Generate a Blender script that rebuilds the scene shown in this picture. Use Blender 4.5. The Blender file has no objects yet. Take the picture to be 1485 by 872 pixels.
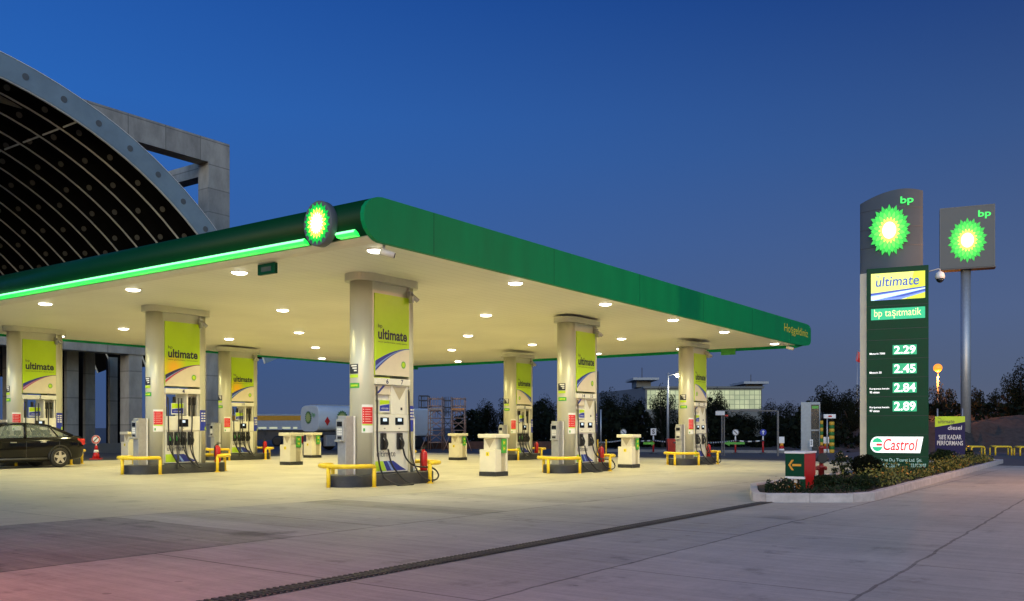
import bpy, bmesh, math, random
import numpy as np
from mathutils import Vector, Matrix
random.seed(7); np.random.seed(7)
S = bpy.context.scene; COL = S.collection
R = math.radians

# ------------------------------------------------------------------ camera, sky, exposure
F = 1269.0; U0 = 742.5; VH = 619.4; CH = 1.42          # focal length and horizon of the photo in its pixels, eye height
cam = bpy.data.cameras.new('camera'); camo = bpy.data.objects.new('camera', cam); COL.objects.link(camo)
camo.location = (0, 0, CH); camo.rotation_euler = (R(90), 0, 0)
cam.sensor_fit = 'HORIZONTAL'; cam.sensor_width = 36; cam.lens = 36*F/1485; cam.shift_y = (VH-436)/1485
cam.clip_start = .1; cam.clip_end = 3000
S.camera = camo
S.view_settings.view_transform = 'Standard'; S.view_settings.look = 'None'
S.view_settings.exposure = 0; S.view_settings.gamma = 1; S.view_settings.use_curve_mapping = False
S.cycles.max_bounces = 7; S.cycles.diffuse_bounces = 4; S.cycles.glossy_bounces = 4; S.cycles.transmission_bounces = 4
S.cycles.caustics_reflective = False; S.cycles.caustics_refractive = False; S.cycles.sample_clamp_indirect = 6

w = bpy.data.worlds.new('World'); S.world = w; w.use_nodes = True
def world():
    nt = w.node_tree; n = nt.nodes; L = nt.links.new
    bg = n['Background']; bg.inputs[1].default_value = 1.0
    tc = n.new('ShaderNodeTexCoord'); sep = n.new('ShaderNodeSeparateXYZ'); L(tc.outputs['Generated'], sep.inputs[0])
    def ramp(stops):
        r = n.new('ShaderNodeValToRGB'); L(sep.outputs['Z'], r.inputs[0]); e = r.color_ramp.elements
        while len(e) < len(stops): e.new(.5)
        for k, (p, c) in enumerate(stops): e[k].position = p; e[k].color = (*c, 1)
        return r
    # dusk colour by height, duller towards the right (north-east), bluer to the left
    left = ramp([(0, (.050, .085, .19)), (.08, (.040, .090, .235)), (.20, (.031, .122, .40)), (.33, (.022, .125, .46)), (.44, (.015, .095, .40)), (1, (.006, .03, .15))])
    right = ramp([(0, (.105, .12, .18)), (.05, (.088, .118, .200)), (.12, (.080, .122, .245)), (.29, (.038, .090, .250)), (.44, (.011, .043, .19)), (1, (.006, .02, .10))])
    mr = n.new('ShaderNodeMapRange'); mr.inputs[1].default_value = -.45; mr.inputs[2].default_value = .5
    L(sep.outputs['X'], mr.inputs[0])
    mix = n.new('ShaderNodeMix'); mix.data_type = 'RGBA'
    L(mr.outputs[0], mix.inputs[0]); L(left.outputs[0], mix.inputs[6]); L(right.outputs[0], mix.inputs[7])
    # after-glow of the set sun in the west, behind the viewer: Nishita sky, only in that half
    sky = n.new('ShaderNodeTexSky'); sky.sky_type = 'NISHITA'; sky.sun_disc = False
    sky.sun_elevation = R(4); sky.sun_rotation = R(195); sky.ozone_density = 3; sky.dust_density = 1.5
    wm = n.new('ShaderNodeMapRange'); wm.inputs[1].default_value = -.05; wm.inputs[2].default_value = -.8
    wm.inputs[3].default_value = 0; wm.inputs[4].default_value = 1
    L(sep.outputs['Y'], wm.inputs[0])
    tint = n.new('ShaderNodeMix'); tint.data_type = 'RGBA'; tint.blend_type = 'MULTIPLY'; tint.inputs[0].default_value = 1
    L(sky.outputs[0], tint.inputs[6]); tint.inputs[7].default_value = (1.04, 1.06, 1.00, 1)
    sc = n.new('ShaderNodeVectorMath'); sc.operation = 'SCALE'; L(tint.outputs[2], sc.inputs[0])
    mm = n.new('ShaderNodeMath'); mm.operation = 'MULTIPLY'; mm.inputs[1].default_value = .80; L(wm.outputs[0], mm.inputs[0])
    ze = n.new('ShaderNodeMapRange'); ze.inputs[1].default_value = .0; ze.inputs[2].default_value = .22; L(sep.outputs['Z'], ze.inputs[0])
    me_ = n.new('ShaderNodeMath'); me_.operation = 'MULTIPLY'; L(mm.outputs[0], me_.inputs[0]); L(ze.outputs[0], me_.inputs[1]); mm = me_
    L(mm.outputs[0], sc.inputs['Scale'])
    ad = n.new('ShaderNodeVectorMath'); ad.operation = 'ADD'; L(mix.outputs[2], ad.inputs[0]); L(sc.outputs[0], ad.inputs[1])
    L(ad.outputs[0], bg.inputs[0])
world()

# ------------------------------------------------------------------ frames of the place
TH = .61625
A = Vector((math.sin(TH), math.cos(TH), 0)); B = Vector((-A.y, A.x, 0)); N = Vector((-2.5736, 16.630, 0))
RZ = math.atan2(A.y, A.x)                 # local x along A (down the long fascia), local -y faces the road
def zg(a, b=0): return .09-.0085*min(max(a, -12), 38)      # the forecourt falls gently away
def P(a, b, z=0): v = N+A*a+B*b; return Vector((v.x, v.y, z))
def ab(X, Y): q = Vector((X, Y, 0))-N; return q.dot(A), q.dot(B)
def G(u, v, dz=0):                        # photo pixel -> point of the ground (raised by dz)
    z = 0
    for _ in range(12):
        Y = (CH-z)*F/(v-VH); X = (u-U0)/F*Y; z = zg(ab(X, Y)[0])+dz
    return Vector((X, Y, z))
def D(u, v, Y): return Vector(((u-U0)/F*Y, Y, CH+(VH-v)/F*Y))     # photo pixel at a known depth
def plane_px(u, v, o, rz):                # photo pixel on the upright plane through o turned by rz -> local (x, z - o.z)
    s = (u-U0)/F; c, sn = math.cos(rz), math.sin(rz)
    t = (s*o.y-o.x)/(c-s*sn); Y = o.y+sn*t
    return t, CH+(VH-v)/F*Y-o.z

# ------------------------------------------------------------------ materials
MATS = {}
def M(name, col=(.5, .5, .5), rough=.5, metal=0, emit=None, es=0, var=.12, scale=6, bump=0, coat=0, trans=0, alpha=1, stretch=None, spec=.5):
    if name in MATS: return MATS[name]
    m = bpy.data.materials.new(name); m.use_nodes = True; MATS[name] = m
    nt = m.node_tree; p = nt.nodes['Principled BSDF']; L = nt.links.new
    p.inputs['Roughness'].default_value = rough; p.inputs['Metallic'].default_value = metal; p.inputs['Specular IOR Level'].default_value = spec
    if coat: p.inputs['Coat Weight'].default_value = coat; p.inputs['Coat Roughness'].default_value = .05
    if trans: p.inputs['Transmission Weight'].default_value = trans
    if alpha < 1: p.inputs['Alpha'].default_value = alpha
    p.inputs['Base Color'].default_value = (*col, 1)
    if emit:
        p.inputs['Emission Color'].default_value = (*emit, 1); p.inputs['Emission Strength'].default_value = es
    if var or bump:
        tc = nt.nodes.new('ShaderNodeTexCoord'); nz = nt.nodes.new('ShaderNodeTexNoise'); nz.inputs['Scale'].default_value = scale
        nz.inputs['Detail'].default_value = 6; nz.inputs['Roughness'].default_value = .65
        if stretch:
            mp = nt.nodes.new('ShaderNodeMapping'); mp.inputs['Scale'].default_value = stretch
            L(tc.outputs['Object'], mp.inputs[0]); L(mp.outputs[0], nz.inputs['Vector'])
        else: L(tc.outputs['Object'], nz.inputs['Vector'])
        if var:
            r = nt.nodes.new('ShaderNodeMapRange'); r.inputs[1].default_value = .3; r.inputs[2].default_value = .7
            r.inputs[3].default_value = 1-var; r.inputs[4].default_value = 1+var; L(nz.outputs[0], r.inputs[0])
            sc = nt.nodes.new('ShaderNodeVectorMath'); sc.operation = 'SCALE'; sc.inputs[0].default_value = col
            L(r.outputs[0], sc.inputs['Scale']); L(sc.outputs[0], p.inputs['Base Color'])
            rr = nt.nodes.new('ShaderNodeMapRange'); rr.inputs[3].default_value = max(.02, rough-.08); rr.inputs[4].default_value = min(1, rough+.12)
            L(nz.outputs[0], rr.inputs[0]); L(rr.outputs[0], p.inputs['Roughness'])
        if bump:
            bp = nt.nodes.new('ShaderNodeBump'); bp.inputs['Strength'].default_value = bump; bp.inputs['Distance'].default_value = .02
            L(nz.outputs[0], bp.inputs['Height']); L(bp.outputs[0], p.inputs['Normal'])
    return m
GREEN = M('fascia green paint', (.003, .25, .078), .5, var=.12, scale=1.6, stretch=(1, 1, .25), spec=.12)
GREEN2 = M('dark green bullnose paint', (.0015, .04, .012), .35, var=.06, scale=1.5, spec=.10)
GREEND = M('sign green panel', (.002, .052, .024), .4, var=.08, scale=3, spec=.12)
POST = M('satin metal cladding', (.57, .57, .46), .36, .22, var=.05, scale=3, stretch=(1, 1, .15))
CREAM = M('cream painted steel', (.74, .70, .56), .4, var=.06, scale=3)
PUMPW = M('pump white enamel', (.78, .76, .66), .3, var=.05, scale=5)
TAN = M('tan recess panel', (.45, .40, .28), .5, var=.1)
DGREY = M('dark grey steel', (.06, .06, .065), .45, var=.15)
BLACK = M('black rubber', (.012, .012, .013), .45, var=.2)
KERBK = M('dark island kerb paint', (.028, .03, .032), .6, var=.3, scale=9, bump=.2)
YEL = M('yellow gloss paint', (.75, .52, .015), .32, var=.10, scale=12)
YELO = M('yellow sign vinyl', (.80, .66, .02), .5, var=.05)
RED = M('red gloss paint', (.50, .012, .012), .3, var=.12)
REDV = M('red notice print', (.66, .012, .012), .5, var=.04)
BLUE = M('blue notice print', (.012, .035, .38), .45, var=.05)
NAVY = M('navy print', (.012, .018, .10), .4, var=.03)
WHITE = M('white print', (.80, .80, .78), .5, var=.03)
NAVYP = M('advert navy print', (.005, .007, .075), .4, var=.04, spec=.2)
INK = M('dark ink', (.02, .025, .04), .5, var=0)
LIME = M('lime print', (.48, .70, .012), .3, var=.04, scale=2)
LIMEB = M('bright lime print', (.48, .70, .03), .35, var=.04)
PCREAM = M('cream print', (.74, .66, .50), .35, var=.04)
SWB = M('swoosh blue print', (.02, .035, .28), .35, var=.05)
SWL = M('swoosh light blue print', (.22, .36, .75), .35, var=.05)
SWR = M('swoosh red print', (.50, .06, .09), .35, var=.05)
LEAFG = M('emblem green print', (.06, .36, .05), .4, var=.03)
SCREEN = M('display glass', (.01, .012, .014), .15, var=0)
SCRL = M('lit display', (.05, .06, .06), .3, emit=(.75, .9, 1), es=1.1, var=0)
STEEL = M('galvanised steel', (.42, .43, .44), .45, .6, var=.12, scale=8)
GALV = M('weathered zinc', (.17, .17, .165), .6, .3)
GREYP = M('grey sign panel', (.10, .112, .115), .5, .0, var=.06, scale=2)
CONC = M('raw concrete', (.33, .32, .29), .85, var=.28, scale=1.3, bump=.25, stretch=(1, 1, .45))
def shutter_lines(m):                       # faint joints of the formwork
    nt = m.node_tree; p = nt.nodes['Principled BSDF']; old = p.inputs['Base Color'].links[0].from_socket
    tc = nt.nodes.new('ShaderNodeTexCoord'); mp = nt.nodes.new('ShaderNodeMapping'); mp.inputs['Rotation'].default_value = (R(90), 0, 0)
    br = nt.nodes.new('ShaderNodeTexBrick'); br.offset = 0; br.inputs['Scale'].default_value = 1; br.inputs['Brick Width'].default_value = 2.5; br.inputs['Row Height'].default_value = 1.55
    br.inputs['Mortar Size'].default_value = .035; br.inputs['Color1'].default_value = (1.1, 1.1, 1.08, 1); br.inputs['Color2'].default_value = (.88, .88, .88, 1); br.inputs['Mortar'].default_value = (.62, .62, .62, 1)
    nt.links.new(tc.outputs['Object'], mp.inputs[0]); nt.links.new(mp.outputs[0], br.inputs[0])
    mu = nt.nodes.new('ShaderNodeMix'); mu.data_type = 'RGBA'; mu.blend_type = 'MULTIPLY'; mu.inputs[0].default_value = 1
    nt.links.new(old, mu.inputs[6]); nt.links.new(br.outputs[0], mu.inputs[7]); nt.links.new(mu.outputs[2], p.inputs['Base Color'])
shutter_lines(CONC)
KERBM = M('kerb concrete', (.46, .43, .41), .8, var=.2, scale=5, bump=.25)
SOIL = M('garden soil', (.03, .022, .015), .95, var=.4, scale=14, bump=.8)
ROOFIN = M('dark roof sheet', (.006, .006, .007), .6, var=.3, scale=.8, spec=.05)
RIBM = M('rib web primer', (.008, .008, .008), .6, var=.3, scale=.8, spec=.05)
PLATE = M('round plate primer', (.16, .16, .14), .5, var=.2)
FLANGE = M('rib flange primer', (.66, .70, .66), .5, var=.2, scale=.9)
BEAMB = M('pale blue fascia beam', (.20, .28, .33), .5, .0, var=.16, scale=.6)
CARP = M('black car paint', (.004, .004, .005), .10, var=0, spec=.35)
ALLOY = M('alloy wheel', (.62, .60, .55), .3, .7, var=.05)
GLASS = M('car glass', (.25, .30, .28), .04, var=0, alpha=.38)
TAILR = M('tail lamp red', (.55, .01, .012), .15, var=0, coat=1)
SEATM = M('car seat fabric', (.03, .03, .03), .8, var=.1)
TANK = M('tanker blue white paint', (.50, .58, .66), .35, .1, var=.07, scale=1)
ORANGE = M('orange stripe paint', (.75, .33, .02), .5, var=.08)
ORANGES = M('scaffold deck orange', (.70, .26, .08), .6, var=.15)
SCAF = M('scaffold tube', (.46, .27, .20), .45, .4, var=.2)
WALLR = M('brown block wall', (.10, .045, .03), .9, var=.35, scale=2)
BARK = M('bark', (.010, .008, .006), .9, var=.3, scale=8, bump=.5)
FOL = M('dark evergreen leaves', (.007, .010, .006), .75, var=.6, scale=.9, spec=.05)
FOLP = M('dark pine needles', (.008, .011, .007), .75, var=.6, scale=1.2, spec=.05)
FOLB = M('bed shrub leaves', (.012, .024, .009), .6, var=.5, scale=6, spec=.12)
FOLY = M('yellow green bed leaves', (.17, .16, .025), .6, var=.6, scale=7)
FLOW = M('orange bed blossom', (.62, .24, .03), .6, var=.4, scale=9)
FLOWW = M('pale bed blossom', (.70, .50, .32), .6, var=.3, scale=9)
LAMPW = M('downlight lens', (.9, .9, .9), .3, emit=(1, .95, .80), es=14, var=0)
LEDG = M('green led strip', (.1, .8, .2), .3, emit=(.0, 1, .07), es=1.3, var=0)
LEDW = M('pale green led core', (.6, .9, .6), .3, emit=(.16, 1, .30), es=1.9, var=0)
H1 = M('lit petal green', (.0, .3, .05), .4, emit=(.0, .50, .03), es=1.0, var=0)
H2 = M('lit petal mid green', (.02, .4, .05), .4, emit=(.015, .70, .05), es=1.0, var=0)
H3 = M('lit petal light green', (.1, .5, .05), .4, emit=(.12, .88, .10), es=1.0, var=0)
H4 = M('lit petal yellow', (.6, .6, .05), .4, emit=(.95, .95, .12), es=1.3, var=0)
H5 = M('lit petal white', (.8, .8, .6), .4, emit=(1, 1, .75), es=1.8, var=0)
U1 = M('unlit petal green', (.01, .12, .03), .5, var=0); U2 = M('unlit petal light green', (.10, .24, .06), .5, var=0)
U3 = M('unlit petal pale', (.35, .42, .16), .5, var=0)
LITG = M('lit letters green', (.0, .4, .05), .4, emit=(.03, .85, .12), es=1.1, var=0)
LITLIME = M('lit lime panel', (.5, .6, .05), .4, emit=(.55, .68, .03), es=.95, var=.0)
LITLIMEP = M('lit pale lime panel', (.6, .7, .2), .4, emit=(.84, .92, .17), es=1.0, var=.0)
LITTEAL = M('lit teal panel', (.0, .4, .2), .4, emit=(.002, .40, .17), es=1.0, var=0)
LITW = M('lit white letters', (.8, .8, .8), .4, emit=(1, 1, 1), es=1.25, var=0)
LITY = M('lit cream letters', (.8, .8, .4), .4, emit=(1, .95, .38), es=1.0, var=0)
LITB = M('lit blue print', (.05, .1, .4), .4, emit=(.012, .05, .32), es=1.0, var=0)
LITB2 = M('lit mid blue print', (.1, .2, .6), .4, emit=(.16, .26, .75), es=1.0, var=0)
LITSKY = M('lit pale blue print', (.5, .7, .8), .4, emit=(.55, .85, 1), es=1.1, var=0)
LITR = M('lit red letters', (.6, .02, .02), .4, emit=(.75, .01, .03), es=1.0, var=0)
LITMINT = M('lit white mint panel', (.8, .8, .8), .4, emit=(.90, 1, .95), es=1.0, var=0)
DIGBG = M('lit digit ground', (.0, .4, .2), .4, emit=(.002, .24, .09), es=1.0, var=0)
DIMTX = M('faint glowing letters', (.40, .60, .55), .5, emit=(.3, .55, .5), es=.35, var=0)  # pale letters with a weak emission of their own
def floodlit():  # floodlighting put into the office front as emission, over a pane grid
    m = bpy.data.materials.new('floodlit facade glow'); m.use_nodes = True; nt = m.node_tree; p = nt.nodes['Principled BSDF']
    tc = nt.nodes.new('ShaderNodeTexCoord'); br = nt.nodes.new('ShaderNodeTexBrick'); br.offset = 0
    br.inputs['Scale'].default_value = 1; br.inputs['Brick Width'].default_value = .85; br.inputs['Row Height'].default_value = .8
    br.inputs['Mortar Size'].default_value = .05; br.inputs['Color1'].default_value = (.62, .66, .36, 1); br.inputs['Color2'].default_value = (.46, .52, .27, 1)
    br.inputs['Mortar'].default_value = (.16, .19, .10, 1)
    mp = nt.nodes.new('ShaderNodeMapping'); mp.inputs['Rotation'].default_value = (R(90), 0, 0)
    nt.links.new(tc.outputs['Object'], mp.inputs[0]); nt.links.new(mp.outputs[0], br.inputs[0])
    nz = nt.nodes.new('ShaderNodeTexNoise'); nz.inputs['Scale'].default_value = .35; nt.links.new(tc.outputs['Object'], nz.inputs[0])
    mu = nt.nodes.new('ShaderNodeMix'); mu.data_type = 'RGBA'; mu.blend_type = 'MULTIPLY'; mu.inputs[0].default_value = .8
    nt.links.new(br.outputs[0], mu.inputs[6]); nt.links.new(nz.outputs[0], mu.inputs[7])
    nt.links.new(mu.outputs[2], p.inputs['Emission Color']); p.inputs['Emission Strength'].default_value = 1.3
    p.inputs['Base Color'].default_value = (.1, .12, .1, 1); return m
FACGLOW = floodlit()

def concrete_floor():
    m = bpy.data.materials.new('brushed concrete slabs'); m.use_nodes = True; nt = m.node_tree; n = nt.nodes; L = nt.links.new
    p = n['Principled BSDF']; tc = n.new('ShaderNodeTexCoord'); sep = n.new('ShaderNodeSeparateXYZ'); L(tc.outputs['Object'], sep.inputs[0])
    def math_(op, a, b=None, c=None):
        x = n.new('ShaderNodeMath'); x.operation = op
        for i, v in enumerate((a, b, c)):
            if v is None: continue
            if isinstance(v, (int, float)): x.inputs[i].default_value = v
            else: L(v, x.inputs[i])
        return x.outputs[0]
    def noise(sx, sy, scale, det=6, rough=.6):
        mp = n.new('ShaderNodeMapping'); mp.inputs['Scale'].default_value = (sx, sy, 1); L(tc.outputs['Object'], mp.inputs[0])
        z = n.new('ShaderNodeTexNoise'); z.inputs['Scale'].default_value = scale; z.inputs['Detail'].default_value = det; z.inputs['Roughness'].default_value = rough
        L(mp.outputs[0], z.inputs[0]); return z.outputs[0]
    x, y = sep.outputs['X'], sep.outputs['Y']
    # bays of the pour: strips between long joints, cut across
    wob = math_('MULTIPLY', math_('SUBTRACT', noise(1, 1, 1.6), .5), .10)
    yw = math_('ADD', y, wob)
    joints = [-26, -18.2, -13.9, -10.03, -7.85, -3.75, .10, 6.9, 11.2, 15.6, 20.1]
    idx = None; seam = None
    for j in joints:
        s = math_('GREATER_THAN', yw, j); idx = s if idx is None else math_('ADD', idx, s)
        d = math_('LESS_THAN', math_('ABSOLUTE', math_('SUBTRACT', yw, j)), .016); seam = d if seam is None else math_('MAXIMUM', seam, d)
    def bay(length, shift):
        q = math_('ADD', math_('DIVIDE', x, length), math_('MULTIPLY', idx, shift)); return math_('FLOOR', q), math_('FRACT', q)
    bi, bf = bay(5.2, .37)
    cross = math_('LESS_THAN', math_('ABSOLUTE', math_('SUBTRACT', bf, .5)), .0022)
    cmb = n.new('ShaderNodeCombineXYZ'); L(bi, cmb.inputs[0]); L(idx, cmb.inputs[1])
    wn = n.new('ShaderNodeTexWhiteNoise'); wn.noise_dimensions = '2D'; L(cmb.outputs[0], wn.inputs['Vector'])
    # narrower trowelled lanes and a dark pour inside the strip beside the canopy
    li, lf = bay(.92, .0)
    cm2 = n.new('ShaderNodeCombineXYZ'); L(li, cm2.inputs[0]); cm2.inputs[1].default_value = 3.3
    wn2 = n.new('ShaderNodeTexWhiteNoise'); wn2.noise_dimensions = '2D'; L(cm2.outputs[0], wn2.inputs['Vector'])
    strip = math_('MULTIPLY', math_('GREATER_THAN', yw, -3.75), math_('LESS_THAN', yw, .10))
    fade = n.new('ShaderNodeMapRange'); L(x, fade.inputs[0]); fade.inputs[1].default_value = -5; fade.inputs[2].default_value = 5; fade.inputs[3].default_value = 1; fade.inputs[4].default_value = .12
    dark = math_('MULTIPLY', math_('LESS_THAN', x, -5.2), -.38)
    lanes = math_('MULTIPLY', math_('MULTIPLY', math_('SUBTRACT', wn2.outputs[0], .95), .52), math_('MULTIPLY', fade.outputs[0], math_('GREATER_THAN', x, -5.2)))
    lane = math_('MULTIPLY', strip, math_('ADD', dark, lanes))
    tone = math_('ADD', math_('MULTIPLY', math_('SUBTRACT', wn.outputs[0], .5), .16), lane)
    outer = math_('LESS_THAN', yw, .10)
    streak = math_('MULTIPLY', math_('SUBTRACT', math_('ADD', math_('MULTIPLY', noise(5, .35, 1.6, 8, .75), .6), math_('MULTIPLY', noise(16, .6, 1.6, 6, .75), .4)), .5), math_('ADD', .75, math_('MULTIPLY', outer, .7)))
    along = math_('MULTIPLY', math_('SUBTRACT', noise(.3, 4, 1.3, 7, .7), .5), .30)
    blot = math_('MULTIPLY', math_('SUBTRACT', noise(1, 1, .33, 5, .6), .5), .55)
    st = n.new('ShaderNodeMapRange'); st.interpolation_type = 'SMOOTHSTEP'; L(noise(1, 1, 1.7, 6, .65), st.inputs[0]); st.inputs[1].default_value = .56; st.inputs[2].default_value = .78; st.inputs[3].default_value = 0; st.inputs[4].default_value = -.48
    stain = st.outputs[0]
    sp_ = n.new('ShaderNodeTexVoronoi'); sp_.inputs['Scale'].default_value = 1.3; L(tc.outputs['Object'], sp_.inputs['Vector'])
    oil = n.new('ShaderNodeTexVoronoi'); oil.inputs['Scale'].default_value = .42; oil.inputs['Randomness'].default_value = 1
    wv = n.new('ShaderNodeVectorMath'); wv.operation = 'ADD'; nzv = n.new('ShaderNodeTexNoise'); nzv.inputs['Scale'].default_value = 3; nzv.inputs['Detail'].default_value = 4; L(tc.outputs['Object'], nzv.inputs[0])
    sv = n.new('ShaderNodeVectorMath'); sv.operation = 'SCALE'; sv.inputs['Scale'].default_value = .5; L(nzv.outputs['Color'], sv.inputs[0]); L(tc.outputs['Object'], wv.inputs[0]); L(sv.outputs[0], wv.inputs[1]); L(wv.outputs[0], oil.inputs['Vector'])
    om = n.new('ShaderNodeMapRange'); om.interpolation_type = 'SMOOTHSTEP'; L(oil.outputs['Distance'], om.inputs[0]); om.inputs[1].default_value = .04; om.inputs[2].default_value = .17; om.inputs[3].default_value = -.30; om.inputs[4].default_value = 0
    spots = math_('ADD', math_('MULTIPLY', math_('LESS_THAN', sp_.outputs['Distance'], .045), -.35), om.outputs[0])
    fine = math_('MULTIPLY', math_('SUBTRACT', noise(1, 1, 26, 4, .7), .5), .34)
    scr = noise(.8, 6, 3.3, 3, .8)
    scuff = math_('MULTIPLY', math_('GREATER_THAN', scr, .66), .06)
    tot = math_('ADD', 1.0, tone)
    for t in (streak, along, blot, stain, spots, fine, scuff): tot = math_('ADD', tot, t)
    tot = math_('SUBTRACT', tot, math_('MULTIPLY', math_('MAXIMUM', seam, cross), .55))
    base = n.new('ShaderNodeMix'); base.data_type = 'RGBA'; base.inputs[6].default_value = (.43, .395, .31, 1); base.inputs[7].default_value = (.40, .375, .318, 1)
    L(outer, base.inputs[0])
    sc = n.new('ShaderNodeVectorMath'); sc.operation = 'SCALE'; L(base.outputs[2], sc.inputs[0]); L(tot, sc.inputs['Scale'])
    L(sc.outputs[0], p.inputs['Base Color'])
    rg = n.new('ShaderNodeMapRange'); L(noise(1, 1, .8, 6, .6), rg.inputs[0]); rg.inputs[1].default_value = .3; rg.inputs[2].default_value = .7
    rg.inputs[3].default_value = .36; rg.inputs[4].default_value = .56; L(math_('ADD', rg.outputs[0], math_('MULTIPLY', outer, .16)), p.inputs['Roughness'])
    p.inputs['Specular IOR Level'].default_value = .38
    bm = n.new('ShaderNodeBump'); bm.inputs['Strength'].default_value = .25; bm.inputs['Distance'].default_value = .01
    h = math_('ADD', noise(30, 1.2, 1.5, 3), math_('MULTIPLY', noise(1, 1, 14, 5), .6)); h = math_('SUBTRACT', h, math_('MULTIPLY', math_('MAXIMUM', seam, cross), 1.2))
    L(h, bm.inputs['Height']); L(bm.outputs[0], p.inputs['Normal'])
    return m
FLOOR = concrete_floor()
ASPH = M('asphalt ground', (.060, .062, .068), .85, var=.3, scale=1.5, bump=.3)
DIRT = M('stony dirt', (.040, .034, .029), .95, var=.6, scale=2.6, bump=1)
def soffit_mat():
    m = M('soffit panel', (.86, .83, .70), .5, var=0); nt = m.node_tree; p = nt.nodes['Principled BSDF']; L = nt.links.new
    tc = nt.nodes.new('ShaderNodeTexCoord'); sep = nt.nodes.new('ShaderNodeSeparateXYZ'); L(tc.outputs['Object'], sep.inputs[0])
    q = nt.nodes.new('ShaderNodeMath'); q.operation = 'MULTIPLY'; q.inputs[1].default_value = 1/.30; L(sep.outputs['Y'], q.inputs[0])
    fr = nt.nodes.new('ShaderNodeMath'); fr.operation = 'FRACT'; L(q.outputs[0], fr.inputs[0])
    lt = nt.nodes.new('ShaderNodeMath'); lt.operation = 'LESS_THAN'; lt.inputs[1].default_value = .07; L(fr.outputs[0], lt.inputs[0])
    nz = nt.nodes.new('ShaderNodeTexNoise'); nz.inputs['Scale'].default_value = .35; L(tc.outputs['Object'], nz.inputs[0])
    mr = nt.nodes.new('ShaderNodeMapRange'); mr.inputs[1].default_value = .3; mr.inputs[2].default_value = .7; mr.inputs[3].default_value = .93; mr.inputs[4].default_value = 1.04; L(nz.outputs[0], mr.inputs[0])
    s1 = nt.nodes.new('ShaderNodeMath'); s1.operation = 'MULTIPLY_ADD'; s1.inputs[1].default_value = -.14; L(lt.outputs[0], s1.inputs[0]); L(mr.outputs[0], s1.inputs[2])
    sc = nt.nodes.new('ShaderNodeVectorMath'); sc.operation = 'SCALE'; sc.inputs[0].default_value = (.86, .83, .70); L(s1.outputs[0], sc.inputs['Scale']); L(sc.outputs[0], p.inputs['Base Color'])
    return m
SOFF = soffit_mat()
def glow_print(name, base, glow):          # lime print with an orange sunburst printed low on the left
    m = M(name, base, .3, var=0); nt = m.node_tree; p = nt.nodes['Principled BSDF']; L = nt.links.new
    tc = nt.nodes.new('ShaderNodeTexCoord'); mp = nt.nodes.new('ShaderNodeMapping'); mp.inputs['Location'].default_value = (.30, 0, -3.08)
    L(tc.outputs['Object'], mp.inputs[0])
    ln = nt.nodes.new('ShaderNodeVectorMath'); ln.operation = 'MULTIPLY'; ln.inputs[1].default_value = (1, 0, 1); L(mp.outputs[0], ln.inputs[0])
    le = nt.nodes.new('ShaderNodeVectorMath'); le.operation = 'LENGTH'; L(ln.outputs[0], le.inputs[0])
    mr = nt.nodes.new('ShaderNodeMapRange'); mr.interpolation_type = 'SMOOTHSTEP'; mr.inputs[1].default_value = .03; mr.inputs[2].default_value = .52; mr.inputs[3].default_value = 1; mr.inputs[4].default_value = 0; L(le.outputs['Value'], mr.inputs[0])
    mx = nt.nodes.new('ShaderNodeMix'); mx.data_type = 'RGBA'; mx.inputs[6].default_value = (*base, 1); mx.inputs[7].default_value = (*glow, 1)
    L(mr.outputs[0], mx.inputs[0]); L(mx.outputs[2], p.inputs['Base Color']); return m
LIMEO = glow_print('lime print with orange sunburst', (.48, .70, .012), (.92, .50, .02))

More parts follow.
